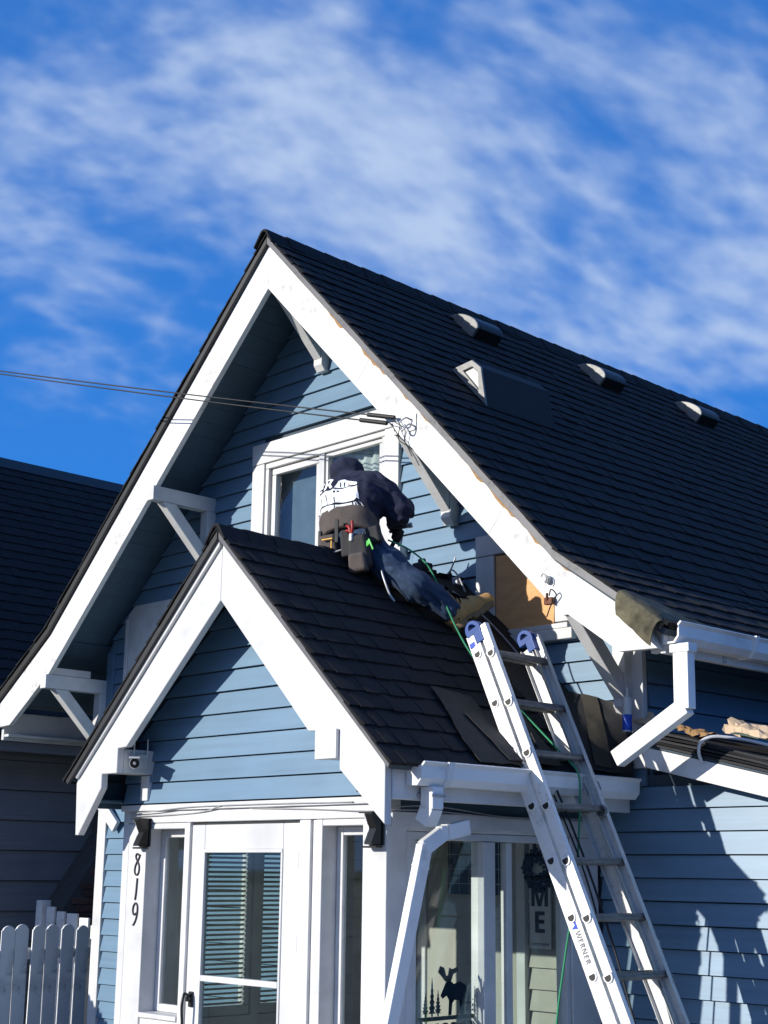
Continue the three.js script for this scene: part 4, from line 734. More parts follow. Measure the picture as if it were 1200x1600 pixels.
  part(t, 'emblem', boxUV(prism([[-0.020, 0], [0.006, 0.012], [0.002, 0.03], [0.016, 0.03], [0.016, -0.012], [0, -0.006]], 0, 0.0008, 0)).applyMatrix4(basis(p, d, V(0, 0, 1), at.clone().addScaledVector(d, 0.105).addScaledVector(p, -0.008))), M.inkBlue, true);
  for (const y of [2.62, 1.55]) part(t, 'guide_bracket', boxUV(rb(c1 - 0.045, c2 + 0.03, y, y + 0.05, zR - 0.012, zR - 0.001, 0.003)).applyMatrix4(Mx(bot, 0)), M.rung, true);
  part(t, 'pulley', boxUV(new THREE.TorusGeometry(0.028, 0.009, 8, 18)).applyMatrix4(basis(p, d, V(0, 0, 1), bot.clone().addScaledVector(d, 2.50).addScaledVector(p, 0.07).setZ(zR + 0.03))), M.rung, true);
  part(t, 'rope', tube([[2.72, 2.75, 0.87], [2.843, 2.50, 0.85], [3.022, 2.149, 0.85], [3.197, 1.733, 0.85], [3.345, 1.293, 0.85], [3.6, 0.5, 0.86], [3.72, 0.05, 0.88]], 0.0065), M.cable);
  part(t, 'rope', tube([[2.70, 2.70, 0.80], [2.80, 2.45, 0.80], [2.98, 2.05, 0.78], [3.10, 1.75, 0.80], [3.16, 1.60, 0.86]], 0.005), M.cable);
}

// ------------------------------------------------------------------ the loose downspout standing by the porch window
{
  const t = thing('loose_downspout', 'detached white downspout with a bent top leaning by the porch side window', 'downspout', [0, 0, 0]);
  const a = V(2.72, 0.02, 2.30), b = V(2.725, 2.13, 1.715), c = V(2.735, 2.205, 1.60), e = V(2.745, 2.205, 1.42);
  part(t, 'pipe', beam(a, b, 0.050, 0.078, V(0, 0, 1), 0.007), M.gutter);
  part(t, 'elbow', beam(V(2.725, 2.115, 1.726), V(2.732, 2.195, 1.585), 0.0495, 0.078, V(0, -1, 1).normalize(), 0.007), M.gutter);
  part(t, 'elbow_end', beam(V(2.731, 2.186, 1.615), V(2.742, 2.228, 1.415), 0.049, 0.078, V(0, 1, 0.2).normalize(), 0.007), M.gutter);
  part(t, 'seam', beam(V(2.725, 2.02, 1.7455), V(2.725, 2.03, 1.7427), 0.053, 0.081, V(0, 0, 1), 0.004), M.gutter); part(t, 'seam', beam(V(2.7335, 2.196, 1.575), V(2.734, 2.198, 1.565), 0.053, 0.081, V(0, 1, 0.2).normalize(), 0.004), M.gutter);
}

// ------------------------------------------------------------------ roofing work on and round the porch roof
const pf_ = x => 3.866 - 0.965 * (x - PX);                   // top of the porch deck, right slope
single('underlay_sheet', 'smooth black roofing underlay on the porch roof against the blue wall', 'roofing felt', sheet((u, v) => {
  const x = mix(PX - 0.10, 2.60, u), n = 0.010 * (fbm(u * 9, v * 5 + 3, 0, 4) - 0.4), z = mix(0.020, 0.60 + 0.03 * Math.sin(u * 9), v);
  return [x, (x < PX ? pf_(PX) - 0.94 * (PX - x) : pf_(x)) + 0.014 + n + 0.05 * smooth(0.2, 0, v) * smooth(0.1, 0.5, u), z];
}, 34, 14, 0.006), M.felt);
single('hanging_felt', 'black and brown felt flap hanging past the porch eave right of the ladder', 'roofing felt', sheet((u, v) => {
  const n = 0.02 * (fbm(u * 4 + 2, v * 3 + 1, 0, 3) - 0.5);
  const A = [2.26, 3.10, 0.03], B = [2.715, 2.985, 0.04], C = [2.825, 2.560, 0.09], Dd = [2.825, 2.56, 0.66];
  return [0, 1, 2].map(k => mix(mix(A[k], B[k], u), mix(Dd[k], C[k], u), v) + (k === 1 ? n + 0.05 * Math.sin(v * 3.1) * u : n * 0.6));
}, 16, 16, 0.005), M.felt);
single('felt_strip', 'faded brown strip lapped over the black hanging felt by the ladder', 'roofing felt', sheet((u, v) => {
  const U = mix(0.34, 0.62, u) + 0.05 * (v - 0.3), n = 0.02 * (fbm(U * 4 + 2, v * 3 + 1, 0, 3) - 0.5);
  const A = [2.26, 3.10, 0.03], B = [2.715, 2.985, 0.04], C = [2.825, 2.560, 0.09], Dd = [2.825, 2.56, 0.66], V2 = mix(0.02, 0.96, v);
  const q = [0, 1, 2].map(k => mix(mix(A[k], B[k], U), mix(Dd[k], C[k], U), V2) + (k === 1 ? n + 0.05 * Math.sin(V2 * 3.1) * U : n * 0.6));
  return [q[0] + 0.010, q[1] + 0.006, q[2] + 0.010];
}, 6, 14, 0.004), M.feltBrown);
single('folded_felt', 'faded olive brown felt patch folded on the lower porch roof left of the ladder', 'roofing felt', sheet((u, v) => {
  const a = [2.40, 1.34], b = [2.44, 1.06], c = [2.855, 1.04], d = [2.855, 1.45], x = mix(mix(a[0], b[0], u), mix(d[0], c[0], u), v), z = mix(mix(a[1], b[1], u), mix(d[1] - 0.02 * Math.sin(v * 7), c[1], u), v);
  return [x, pf_(x) + 0.062 + 0.010 * (fbm(u * 5, v * 5, 0, 3) - 0.5), z];
}, 10, 14, 0.004), M.feltBrown);
single('felt_offcut', 'black felt offcut lying over the brown patch left of the ladder', 'roofing felt', sheet((u, v) => {
  const a = [2.58, 1.26], b = [2.52, 0.74], c = [2.86, 0.78], d = [2.85, 1.20], x = mix(mix(a[0], b[0], u), mix(d[0], c[0], u), v), z = mix(mix(a[1], b[1], u), mix(d[1], c[1], u), v);
  return [x, pf_(x) + 0.082 + 0.012 * (fbm(u * 5 + 9, v * 5, 0, 3) - 0.5), z];
}, 10, 10, 0.004), M.felt);
single('metal_strip', 'thin bare metal flashing strip on the black underlay beyond the boot', 'flashing', tube([[1.58, pf_(1.58) + 0.045, 0.28], [1.72, pf_(1.72) + 0.05, 0.20], [1.90, pf_(1.90) + 0.045, 0.16], [2.20, pf_(2.2) + 0.05, 0.20]], 0.006), M.metal);
{
  const t = thing('tool_bag', 'small black tool lying on the porch ridge beyond the worker', 'tool', [1.33, 3.90, 0.30]);
  part(t, 'tool_body', [rb(-0.055, 0.05, 0, 0.085, -0.05, 0.05, 0.012), rb(0.03, 0.10, -0.045, 0.03, -0.035, 0.03, 0.008)], M.rubber);
  part(t, 'tool_head', cyl(V(-0.03, 0.07, -0.03), V(-0.02, 0.115, -0.01), 0.03, 0.026), M.rubber);
  part(t, 'wire_clip', tube([[0.06, 0.0, 0.03], [0.085, -0.03, 0.05], [0.07, -0.075, 0.055], [0.045, -0.05, 0.05]], 0.004), M.metal);
}
{
  const t = thing('roof_anchor', 'bent metal roof anchor with cut wires against the blue wall', 'roof anchor', [1.46, 3.86, 0.12]);
  part(t, 'strap', [tube([[-0.10, -0.05, 0.05], [-0.09, 0.03, 0.03], [-0.05, 0.09, 0], [-0.02, 0.18, -0.02]], 0.006), tube([[-0.05, 0.09, 0], [0.0, 0.08, 0.02], [0.06, 0.02, 0.03], [0.12, -0.08, 0.04]], 0.006)], M.metal);
  part(t, 'clamp', [rb(0.0, 0.05, -0.02, 0.03, 0.0, 0.04, 0.006)], M.vinyl);
  part(t, 'boot_sleeve', new THREE.ConeGeometry(0.06, 0.13, 14).translate(-0.03, 0.02, 0.02), M.rubber);
}
{
  const t = thing('sealant_tube', 'blue and white sealant tube standing by the lower right bracket', 'tube', [2.83, 2.80, 0.14]);
  part(t, 'tube_body', cyl(V(0, 0, 0), V(0, 0.20, -0.01), 0.026), M.vinyl); part(t, 'tube_label', cyl(V(0, 0.01, 0), V(0, 0.10, -0.005), 0.0275), M.inkBlue);
  part(t, 'nozzle', cyl(V(0, 0.201, -0.01), V(0, 0.26, -0.013), 0.010, 0.004), M.vinyl);
}
// crumpled paper and a hose on the addition's roof
const crumple = (c, r, s, k) => {                           // a creased, bent sheet with hard facets
  const g = sheet((u, v) => { const n = fbm(u * 4 + s, v * 4 + s, 0, 3), e = Math.abs(fbm(u * 3 + s + 5, v * 3, 0, 2) - 0.5), q = hash3(Math.round(u * 11), Math.round(v * 7), s); return [c[0] + (u - 0.5) * 2 * r[0] * (0.8 + 0.3 * n) + 0.02 * (q - 0.5), c[1] - 0.24 * (u - 0.5) * 2 * r[0] + r[1] * (1.5 * Math.sin(Math.PI * v) * (0.3 + n) - 3.0 * e * k - 0.4) + 0.022 * (q - 0.5) * k, c[2] + (v - 0.5) * 2 * r[2] + 0.03 * (n - 0.5)]; }, 11, 7, 0.002);
  g.computeVertexNormals(); return g;
};
single('paper_wrapper', 'crumpled tan paper wrapper on the low roof at the right edge', 'paper', crumple([3.56, 2.775, -0.20], [0.25, 0.048, 0.14], 3, 0.7), M.paper);
single('paper_scrap', 'torn brown paper scrap on the low roof right of the downspout', 'paper', crumple([3.17, 2.80, -0.02], [0.15, 0.022, 0.09], 8, 0.6), M.brownPaper);
single('paper_scrap', 'tan paper scrap on the low roof left of the bent downspout', 'paper', crumple([2.93, 2.865, -0.04], [0.14, 0.045, 0.10], 15, 0.8), M.paper);
single('green_tarp', 'dark green tarp corner under the tan wrapper at the right edge', 'tarp', sheet((u, v) => [mix(3.44, 4.0, u), 2.70 - 0.24 * mix(0.05, 0.6, u) + 0.09 + 0.02 * (fbm(u * 5, v * 5, 0, 3) - 0.5), mix(0.02, -0.6, v)], 12, 12, 0.004), M.tarp);
single('white_hose', 'white hose looping over the edge of the low roof', 'hose', tube([[3.372, 2.60, 0.205], [3.368, 2.655, 0.225], [3.385, 2.705, 0.23], [3.43, 2.735, 0.20], [3.55, 2.725, 0.10], [3.75, 2.675, 0.05], [4.0, 2.62, 0.0]], 0.0095), M.vinyl);

// ------------------------------------------------------------------ the roofer astride the porch ridge
{
  const t = thing('person', 'person in navy hooded sweatshirt and jeans, astride the porch ridge with hammer, back turned', 'person', [0, 0, 0]);
  const J = { hL: [1.357, 3.964, 1.054], hR: [1.532, 3.944, 1.034], wL: [1.377, 4.068, 1.067], wR: [1.477, 4.108, 1.032], bL: [1.367, 4.199, 1.078], bR: [1.497, 4.248, 1.018], cL: [1.362, 4.291, 1.073], cR: [1.468, 4.336, 0.92], nk: [1.376, 4.374, 0.941], hd: [1.191, 4.486, 0.85], sL: [1.283, 4.312, 1.043], sR: [1.556, 4.316, 0.92], eL: [1.126, 4.122, 0.812], kL: [0.97, 4.0, 0.8], aL: [0.84, 3.46, 0.62], eR: [1.669, 4.19, 0.85], wrR: [1.435, 4.161, 0.69], wrL: [1.236, 4.026, 0.602], kR: [1.86, 3.68, 0.905], aR: [1.95, 3.55, 0.72] };
  const wob = (s, f, a) => (x, y, z) => a * (fbm(x * f + s, y * f * 1.3 + z * f * 0.6 + s, z * f + s + 2, 3) - 0.5);
  const fold = (x, y, z, s, f) => { const n = fbm(x * 9 + s, y * 9, z * 9 + s + 3, 2); return Math.pow(Math.abs(Math.sin((x * 0.7 + y * 1.1 - z * 0.6) * f + n * 7)), 2); };
  // the body: one continuous surface under the clothes
  const face = ell([J.hd[0] - 0.03, J.hd[1] - 0.055, J.hd[2] - 0.06], [0.062, 0.085, 0.07]);
  const bodyF = blend([bone(J.hL, J.hR, 0.105, 0.105), bone(J.wL, J.bL, 0.095, 0.10), bone(J.wR, J.bR, 0.095, 0.10), bone(J.bL, J.cL, 0.10, 0.095), bone(J.bR, J.cR, 0.10, 0.095), bone(J.cL, J.cR, 0.09, 0.09), bone(J.nk, J.hd, 0.055, 0.06), ell(J.hd, [0.082, 0.095, 0.098]), face, bone([J.hd[0] - 0.06, J.hd[1] - 0.06, J.hd[2] - 0.115], [J.hd[0] - 0.06, J.hd[1] - 0.08, J.hd[2] - 0.13], 0.012, 0.015),
    bone(J.sR, J.eR, 0.055, 0.042), bone(J.eR, J.wrR, 0.042, 0.028), bone(J.sL, J.eL, 0.055, 0.042), bone(J.eL, J.wrL, 0.042, 0.028), bone(J.hR, J.kR, 0.085, 0.06), bone(J.kR, J.aR, 0.058, 0.038), bone(J.hL, J.kL, 0.085, 0.06), bone(J.kL, J.aL, 0.058, 0.038), bone(J.aL, [0.83, 3.40, 0.44], 0.036, 0.03), bone(J.aR, [1.965, 3.60, 0.42], 0.034, 0.03)], 0.05);
  const body = part(t, 'body', nets(bodyF, [0.66, 3.25, 0.2], [2.2, 4.85, 1.45], 0.015), M.skin);
  // left hand, bare, propped on the far slope
  { const w = J.wrL, f = []; const pl = [w[0] + 0.03, w[1] - 0.06, w[2] - 0.05]; f.push(bone(w, pl, 0.026, 0.034)); for (let i = 0; i < 4; i++) { const b = [pl[0] + (i - 1.5) * 0.02, pl[1] - 0.02, pl[2] - 0.02], m = [b[0], b[1] - 0.025, b[2] - 0.035 - (i === 1 ? .006 : 0)], e = [m[0], m[1] - 0.03, m[2] - 0.012]; f.push(bone(b, m, 0.0095, 0.009), bone(m, e, 0.009, 0.0075)); } f.push(bone([pl[0] - 0.03, pl[1] + 0.02, pl[2]], [pl[0] - 0.055, pl[1] - 0.02, pl[2] - 0.02], 0.011, 0.009)); part(body, 'hand', nets(blend(f, 0.008), pl.map(v => v - 0.11), pl.map(v => v + 0.11), 0.004), M.glove); }
  // jeans
  const jeanB = blend([bone(J.hL, J.hR, 0.114, 0.112), bone(J.hR, [1.70, 3.82, 0.985], 0.108, 0.088), bone([1.70, 3.82, 0.985], J.kR, 0.088, 0.076), bone(J.kR, [1.90, 3.62, 0.78], 0.076, 0.066), bone([1.90, 3.62, 0.78], J.aR, 0.066, 0.062), bone(J.hL, J.kL, 0.125, 0.088), bone(J.kL, J.aL, 0.088, 0.066)], 0.06);
  const jeanF = (x, y, z) => jeanB(x, y, z) - 0.013 * fold(x, y, z, 2, 26) * smooth(3.85, 3.55, y) - 0.007 * fold(x, y, z, 7, 40);
  part(t, 'jeans', nets(jeanF, [0.66, 3.25, 0.45], [2.20, 4.14, 1.45], 0.011), M.jeans);
  // hooded sweatshirt
  const torsoB = blend([bone(J.wL, J.bL, 0.118, 0.124), bone(J.wR, J.bR, 0.116, 0.122), bone(J.bL, J.cL, 0.124, 0.112), bone(J.bR, J.cR, 0.122, 0.112), bone(J.cL, J.cR, 0.110, 0.110), bone(J.nk, [1.265, 4.43, 0.89], 0.085, 0.080)], 0.06);
  const armB = blend([bone(J.sR, J.eR, 0.086, 0.068), bone(J.eR, [1.565, 4.172, 0.78], 0.068, 0.056), bone([1.565, 4.172, 0.78], [1.455, 4.162, 0.705], 0.056, 0.042), bone(J.sL, J.eL, 0.088, 0.07), bone(J.eL, J.wrL, 0.07, 0.046)], 0.03);
  const hoodH = blend([bone([1.265, 4.43, 0.89], [1.19, 4.50, 0.86], 0.074, 0.080), ell([1.176, 4.532, 0.855], [0.108, 0.092, 0.108]), ell([1.095, 4.558, 0.835], [0.066, 0.040, 0.080]), ell([1.085, 4.500, 0.835], [0.040, 0.042, 0.065])], 0.018);
  const hem = new THREE.Vector3(-0.30, 0.80, -0.52).normalize(), hc = V(1.427, 4.03, 1.063);
  const hoodF = (x, y, z) => {
    const h = (x - hc.x) * hem.x + (y - hc.y) * hem.y + (z - hc.z) * hem.z;
    let d = smin(smin(Math.max(torsoB(x, y, z), 0.01 - h), hoodH(x, y, z), 0.012), armB(x, y, z), 0.022);
    d -= 0.014 * fold(x, y, z, 5, 24) * smooth(1.48, 1.62, x) + 0.008 * fold(x, y, z, 1, 17) + wob(3, 11, 0.012)(x, y, z);
    const opening = ell([1.081, 4.39, 0.7], [0.085, 0.10, 0.13])(x, y, z);            // the hood's mouth, facing down and away
    return Math.max(d, -opening);
  };
  part(t, 'hooded_sweatshirt', nets(hoodF, [0.85, 3.85, 0.42], [1.98, 4.76, 1.42], 0.010), M.hood);
  // cuff and glove on the hammer
  {
    const w = [1.435, 4.161, 0.69], g0 = V(1.458, 4.103, 0.66), g1 = V(1.456, 4.001, 0.72), ax = g1.clone().sub(g0).normalize();
    const grip = g0.clone().addScaledVector(ax, 0.018), across = V(0.55, 0.1, 0.8).cross(ax).normalize(), out = ax.clone().cross(across).normalize();
    const f = [bone(w, grip.clone().addScaledVector(out, 0.036).toArray(), 0.030, 0.030)];
    const palm = grip.clone().addScaledVector(out, 0.034); f.push(bone(palm.clone().addScaledVector(ax, -0.03).toArray(), palm.clone().addScaledVector(ax, 0.036).toArray(), 0.024, 0.022));
    for (let i = 0; i < 4; i++) { const c = grip.clone().addScaledVector(ax, -0.034 + i * 0.023), r = 0.026 - Math.abs(i - 1.3) * 0.001, q = a => c.clone().addScaledVector(out, Math.cos(a) * r).addScaledVector(across, Math.sin(a) * r).toArray(); f.push(bone(q(0.2), q(1.25), 0.0115, 0.0105), bone(q(1.25), q(2.4), 0.0105, 0.010), bone(q(2.4), q(3.5 - i * 0.1), 0.010, 0.009)); }
    const tb = palm.clone().addScaledVector(ax, -0.03); f.push(bone(tb.toArray(), tb.clone().addScaledVector(across, -0.03).addScaledVector(out, -0.012).toArray(), 0.013, 0.012), bone(tb.clone().addScaledVector(across, -0.03).addScaledVector(out, -0.012).toArray(), tb.clone().addScaledVector(across, -0.022).addScaledVector(out, -0.05).addScaledVector(ax, -0.012).toArray(), 0.012, 0.010));
    part(t, 'glove', nets(blend(f, 0.009), [grip.x - 0.13, grip.y - 0.12, grip.z - 0.12], [grip.x + 0.12, grip.y + 0.14, grip.z + 0.14], 0.004), M.glove);
    const h = thing('hammer', 'steel claw hammer with a dark handle in the gloved right hand of the person', 'hammer');
    part(h, 'handle', [cyl(g0.clone().addScaledVector(ax, -0.05), g0.clone().addScaledVector(ax, 0.10), 0.011, 0.014, 12), cyl(g0.clone().addScaledVector(ax, 0.10), g0.clone().addScaledVector(ax, 0.175), 0.015, 0.017, 12)], M.rubber);
    const hh = g0.clone().addScaledVector(ax, -0.055), hd = V(0.72, 0.12, -0.35).normalize();
    part(h, 'hammer_head', [cyl(hh.clone().addScaledVector(hd, -0.01), hh.clone().addScaledVector(hd, 0.055), 0.012, 0.015, 12), cyl(hh.clone().addScaledVector(hd, 0.055), hh.clone().addScaledVector(hd, 0.072), 0.0175, 0.0175, 14), beam(hh.clone().addScaledVector(hd, -0.008), hh.clone().addScaledVector(hd, -0.075).addScaledVector(ax, 0.022), 0.022, 0.010, ax, 0.002)], M.metal);
  }
  // print on the back of the sweatshirt
  {
    const cv = document.createElement('canvas'); cv.width = 512; cv.height = 560; const c = cv.getContext('2d');
    c.clearRect(0, 0, 512, 560); c.fillStyle = '#f2f4f2';
    c.save(); c.transform(1, 0, -0.12, 1, 34, 0); c.font = 'bold 190px sans-serif'; c.fillText('ER', 20, 200); c.restore();
    c.beginPath(); c.moveTo(270, 200); c.lineTo(300, 120); c.lineTo(360, 95); c.lineTo(490, 185); c.lineTo(490, 205); c.lineTo(270, 205); c.fill();
    c.fillRect(20, 222, 470, 140); c.fillRect(20, 376, 220, 60); c.fillRect(250, 376, 160, 60);
    c.fillStyle = '#10162c'; for (const [x, y, w, h] of [[318, 140, 12, 58], [352, 140, 12, 58], [256, 240, 22, 22], [290, 240, 22, 22], [252, 300, 12, 60], [110, 262, 10, 98], [170, 262, 10, 98]]) c.fillRect(x, y, w, h);
    c.fillStyle = '#7c2a20'; c.fillRect(392, 168, 24, 22); c.fillStyle = '#cfe0cf'; for (let i = 0; i < 8; i++) c.fillRect(330 + i * 19, 236, 4, 110);
    c.fillStyle = '#f2f4f2'; for (let i = 0; i < 4; i++) c.fillRect(424 + i * 18, 376, 12, 60);
    c.font = 'bold 46px sans-serif'; c.fillText('ROOFING LLC', 190, 492); c.font = 'bold 40px sans-serif'; c.fillStyle = '#a9cdb0'; c.fillText('GENERAL', 22, 520);
    const tx = new THREE.CanvasTexture(cv); tx.colorSpace = THREE.SRGBColorSpace; tx.needsUpdate = true;
    const u = hem.clone(), r0 = V(0.94, 0.26, -0.16), r = r0.sub(u.clone().multiplyScalar(r0.dot(u))).normalize(), n = r.clone().cross(u).normalize();
    const cen = V(0.028 + 1.402, 4.224, 1.138), W = 0.34, H = 0.33, pos = [], uv = [], nr = [];
    const N = 40, ray = (a, b) => { const o = cen.clone().addScaledVector(r, a).addScaledVector(u, b).addScaledVector(n, 0.25); let s = 0; for (let k = 0; k < 90; k++) { const d = hoodF(o.x - n.x * s, o.y - n.y * s, o.z - n.z * s); if (d < 0.0035) return o.addScaledVector(n, -s); s += Math.max(d * 0.6, 0.001); if (s > 0.6) return null; } return null; };
    const grid = []; for (let j = 0; j <= N; j++) for (let i = 0; i <= N; i++) grid.push(ray((i / N - 0.5) * W, (j / N - 0.5) * H));
    for (let j = 0; j < N; j++) for (let i = 0; i < N; i++) { const q = [[i, j], [i + 1, j], [i + 1, j + 1], [i, j], [i + 1, j + 1], [i, j + 1]], P3 = q.map(([a, b]) => grid[b * (N + 1) + a]); for (const k of [0, 3]) { const T = P3.slice(k, k + 3); if (T.some(p => !p) || T[0].distanceTo(T[1]) > 0.05 || T[1].distanceTo(T[2]) > 0.05) continue; for (let m = 0; m < 3; m++) { pos.push(...T[m].toArray()); uv.push(q[k + m][0] / N, q[k + m][1] / N); } } }
    const g = new THREE.BufferGeometry(); g.setAttribute('position', new THREE.Float32BufferAttribute(pos, 3)); g.setAttribute('uv', new THREE.Float32BufferAttribute(uv, 2)); g.computeVertexNormals();
    part(t, 'back_print', g, new THREE.MeshStandardMaterial({ map: tx, alphaTest: 0.5, roughness: 0.8, side: THREE.DoubleSide }), true);
  }
  // bleached patches on the lower leg
  // right boot
  {
    const heel = V(1.965, 3.425, 0.665), toe = V(2.035, 3.592, 0.425), f = toe.clone().sub(heel).normalize(), shin = V(...J.kR).sub(V(...J.aR)).normalize();
    const side = f.clone().cross(shin).normalize(), up = side.clone().cross(f).normalize(), Mx = basis(side, up, f, heel).multiply(new THREE.Matrix4().makeScale(1.32, 1.36, 1.20)), Li = Mx.clone().invert(), v = V();
    const loc = F => (x, y, z) => { v.set(x, y, z).applyMatrix4(Li); return F(v.x, v.y, v.z); };
    const up1 = blend([cap(0, 0.055, 0.03, 0, 0.05, 0.16, 0.042, 0.040), cap(0, 0.045, 0.16, 0, 0.032, 0.255, 0.042, 0.036), cap(0, 0.06, 0.035, 0, 0.155, 0.030, 0.046, 0.047), cap(0, 0.07, 0.10, 0, 0.10, 0.06, 0.036, 0.040)], 0.03);
    const upper = (x, y, z) => Math.max(up1(x, y, z), 0.012 - y, y - 0.185) - 0.002 * Math.sin(z * 120) * smooth(0.06, 0.10, y);
    const lo = [1.70, 3.28, 0.26], hi = [2.24, 3.86, 0.88];
    const b = part(t, 'boot', nets(loc(upper), lo, hi, 0.006), M.boot);
    const sole = (x, y, z) => { const w = 0.040 + 0.006 * smooth(0.10, 0.20, z) - 0.004, dz = z < 0.03 ? 0.03 - z : z > 0.235 ? z - 0.235 : 0, d = Math.hypot(x, dz) - w; const tread = 0.004 * (Math.sin(z * 180) > 0.2 ? 1 : 0); return Math.max(d, y - 0.022, -y - (z > 0.07 && z < 0.11 ? -0.008 : 0.006) + tread - 0.002); };
    part(b, 'sole', nets(loc(sole), lo, hi, 0.0055), M.sole);
    const lc = []; for (let i = 0; i < 5; i++) { const z = 0.155 - i * 0.022, y = 0.095 + i * 0.017; lc.push(tube([[-0.034, y - 0.012, z], [0, y + 0.006, z - 0.008], [0.034, y - 0.010, z - 0.014]], 0.0035).applyMatrix4(Mx)); } lc.push(tube([[0.02, 0.15, 0.075], [0.045, 0.13, 0.09], [0.05, 0.09, 0.08]], 0.0035).applyMatrix4(Mx));
    part(b, 'lace', lc, M.lace);
    part(b, 'collar', boxUV(new THREE.TorusGeometry(0.046, 0.011, 8, 22).rotateX(Math.PI / 2).translate(0, 0.178, 0.030)).applyMatrix4(Mx), M.boot, true);
    part(b, 'heel_tab', tube([[0.044, 0.03, 0.02], [0.047, 0.09, 0.06], [0.040, 0.13, 0.075]], 0.003).applyMatrix4(Mx), M.lace);
    // left boot on the far slope
    const h2 = V(0.845, 3.385, 0.66), f2 = V(0.05, 0.02, -1).normalize(), u2 = V(-0.68, 0.73, 0).normalize(), s2 = u2.clone().cross(f2).normalize(), M2 = basis(s2, u2, f2, h2), I2 = M2.clone().invert();
    const loc2 = F => (x, y, z) => { v.set(x, y, z).applyMatrix4(I2); return F(v.x, v.y, v.z); };
    const b2 = part(t, 'boot', nets(loc2(upper), [0.62, 3.28, 0.30], [1.02, 3.66, 0.78], 0.008), M.boot); part(b2, 'sole', nets(loc2(sole), [0.62, 3.28, 0.30], [1.02, 3.66, 0.78], 0.007), M.sole);
  }
  // tool belt with pouches (worn)
  {
    const torso = blend([bone(J.hL, J.hR, 0.116, 0.114), bone(J.wL, J.bL, 0.120, 0.124), bone(J.wR, J.bR, 0.118, 0.122)], 0.06), c = V(1.437, 4.026, 1.063);
    const beltF = (x, y, z) => { const h = (x - c.x) * hem.x + (y - c.y) * hem.y + (z - c.z) * hem.z; return Math.max(Math.abs(torso(x, y, z) - 0.014) - 0.010, Math.abs(h) - 0.052); };
    const b = part(t, 'tool_belt', nets(beltF, [1.15, 3.70, 0.84], [2.0, 4.28, 1.46], 0.007), M.leather);
    const pouch = (n, p, w, h, d, m, tilt = 0) => { const g = new RoundedBoxGeometry(w, h, d, 3, Math.min(w, d) * 0.32), q = g.attributes.position; for (let i = 0; i < q.count; i++) { const y = q.getY(i) / h; q.setX(i, q.getX(i) * (1 - 0.12 * y)); q.setZ(i, q.getZ(i) * (1 + 0.25 * y) + 0.006 * (fbm(q.getX(i) * 30 + p[0] * 9, q.getY(i) * 30, 3.1, 2) - 0.5)); } g.computeVertexNormals(); return part(b, n, boxUV(g).rotateZ(tilt).rotateY(0.45).translate(...p), m, true); };
    pouch('pouch', [1.411, 3.94, 1.213], 0.115, 0.135, 0.065, M.leather, 0.10);
    pouch('pouch', [1.556, 3.935, 1.198], 0.07, 0.17, 0.05, M.leatherDark, 0.1);
    pouch('pouch', [1.641, 3.875, 1.168], 0.135, 0.215, 0.085, M.leatherDark, 0.12);
    pouch('pouch', [1.651, 3.805, 1.188], 0.115, 0.12, 0.07, M.leather, 0.12);
    pouch('pouch', [1.681, 3.985, 1.093], 0.10, 0.11, 0.06, M.leatherDark, 0.2);
    part(b, 'strap', rb(-0.012, 0.012, -0.06, 0.085, -0.006, 0.006, 0.003).rotateY(0.45).translate(1.496, 4.006, 1.228), M.rubber); part(b, 'strap', rb(-0.010, 0.010, -0.05, 0.06, -0.006, 0.006, 0.003).rotateY(0.45).translate(1.331, 3.985, 1.218), M.rubber);
    part(b, 'buckle', [rb(-0.035, 0.035, -0.004, 0.006, -0.004, 0.004, 0.002).rotateY(0.45).rotateZ(0.1).translate(1.442, 3.97, 1.256), rb(-0.004, 0.004, -0.05, 0.0, -0.004, 0.004, 0.002).rotateY(0.45).translate(1.472, 3.96, 1.248)], M.brass);
    const put = (n, l, cat, p, parts) => { const o = thing(n, l, cat, p); for (const [nm, g, m] of parts) part(o, nm, g, m); };
    put('pliers', 'red handled pliers with a pale tip tucked in the dark tool pouch', 'pliers', [1.621, 4.006, 1.213], [['grip', [tube([[-0.05, 0.035, 0], [-0.02, 0.02, 0.01], [0.0, -0.02, 0.01]], 0.010), tube([[0.005, 0.055, 0.01], [0.015, 0.02, 0.015], [0.005, -0.02, 0.01]], 0.010), tube([[-0.04, 0.0, 0.012], [-0.01, -0.005, 0.016], [0.0, -0.025, 0.01]], 0.009)], M.red], ['jaw', [rb(-0.010, 0.014, -0.07, -0.022, 0.004, 0.022, 0.005)], M.vinyl]]);
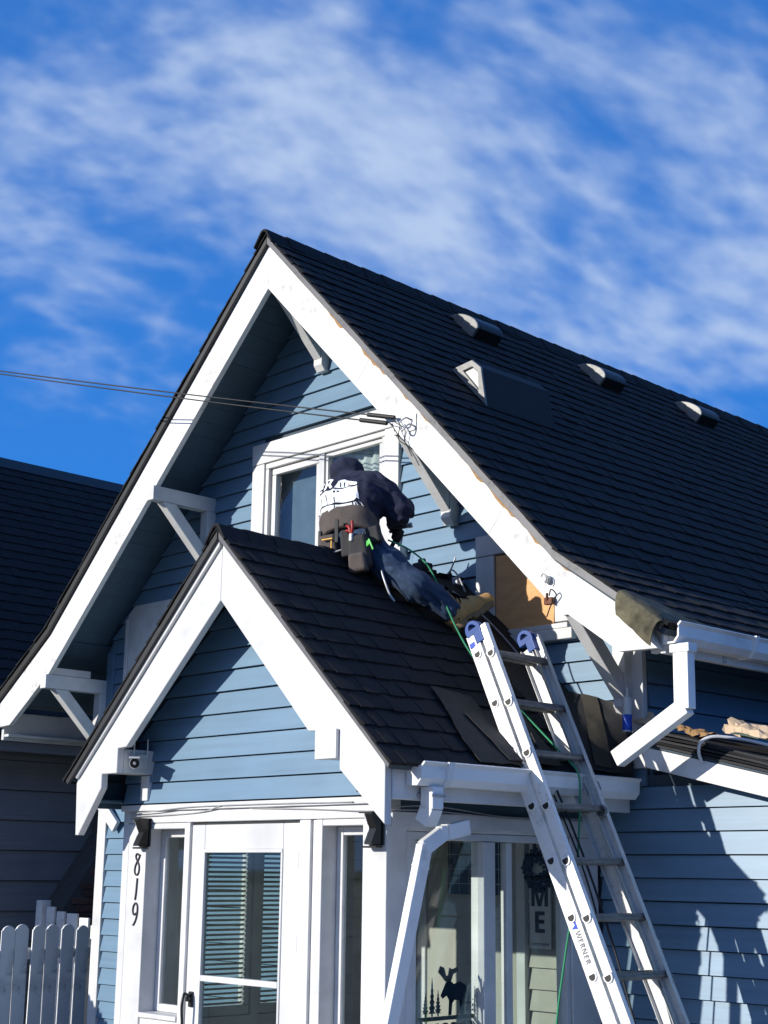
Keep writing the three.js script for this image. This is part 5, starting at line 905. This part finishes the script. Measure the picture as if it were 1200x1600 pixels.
    put('utility_knife', 'bright green handled knife clipped to the right side of the tool pouch', 'knife', [1.702, 3.91, 1.168], [['handle', [beam(V(-0.03, -0.012, 0), V(0.03, 0.02, 0), 0.016, 0.035, V(0, 1, 0), 0.006)], M.lime], ['blade', [beam(V(-0.05, 0.09, 0), V(0.0, 0.02, 0), 0.006, 0.014, V(0, 1, 0), 0.002)], M.metal], ['clip', [beam(V(0.02, 0.035, 0.004), V(0.055, -0.035, 0.0), 0.008, 0.010, V(0, 1, 0), 0.002)], M.lime]]);
    put('carabiner', 'pale metal carabiners and cord hanging under the left tool pouch', 'carabiner', [1.421, 3.88, 1.238], [['ring', [new THREE.TorusGeometry(0.026, 0.0055, 8, 18).scale(1.5, 0.7, 1).rotateY(0.6), new THREE.TorusGeometry(0.022, 0.005, 8, 18).scale(1.4, 0.7, 1).rotateY(0.6).translate(0.03, -0.015, 0.01)], mat([0.42, 0.58, 0.60], { roughness: 0.4, metalness: 0.3, map: rep(tMottle, 6) })], ['cord', [tube([[0.03, 0, 0], [0.07, 0.01, -0.01], [0.10, 0.02, -0.03]], 0.006)], M.greyCable]]);
    put('pry_bar', 'thin bare steel bar resting against the roof beside the jeans leg', 'bar', [0, 0, 0], [['shaft', [tube([[1.745, 3.76, 1.085], [1.78, 3.68, 1.085], [1.81, 3.60, 1.07], [1.835, 3.565, 1.06]], 0.007)], M.metal]]);
  }
}
single('safety_rope', 'thin green safety rope running from the roofer over the eave and down behind the ladder', 'rope', tube([[1.64, 3.99, 0.93], [1.74, 3.93, 0.85], [1.87, 3.81, 0.81], [1.97, 3.60, 0.78], [2.06, 3.42, 0.765], [2.18, 3.245, 0.76], [2.34, 3.07, 0.74], [2.60, 2.835, 0.73], [2.84, 2.63, 0.745], [2.945, 2.53, 0.75], [2.955, 2.40, 0.75], [2.945, 1.9, 0.80], [2.935, 1.6, 0.87], [2.925, 1.2, 0.95], [2.92, 0.6, 0.97], [2.95, 0.02, 1.0]], 0.0058, 160), M.green);

// ------------------------------------------------------------------ draw
const renderer = new THREE.WebGLRenderer({ antialias: true });
renderer.toneMapping = THREE.LinearToneMapping;
renderer.toneMappingExposure = EXPOSURE;
renderer.shadowMap.enabled = true; renderer.shadowMap.type = THREE.PCFSoftShadowMap;
renderer.setSize(768, 1024);
renderer.render(scene, camera);
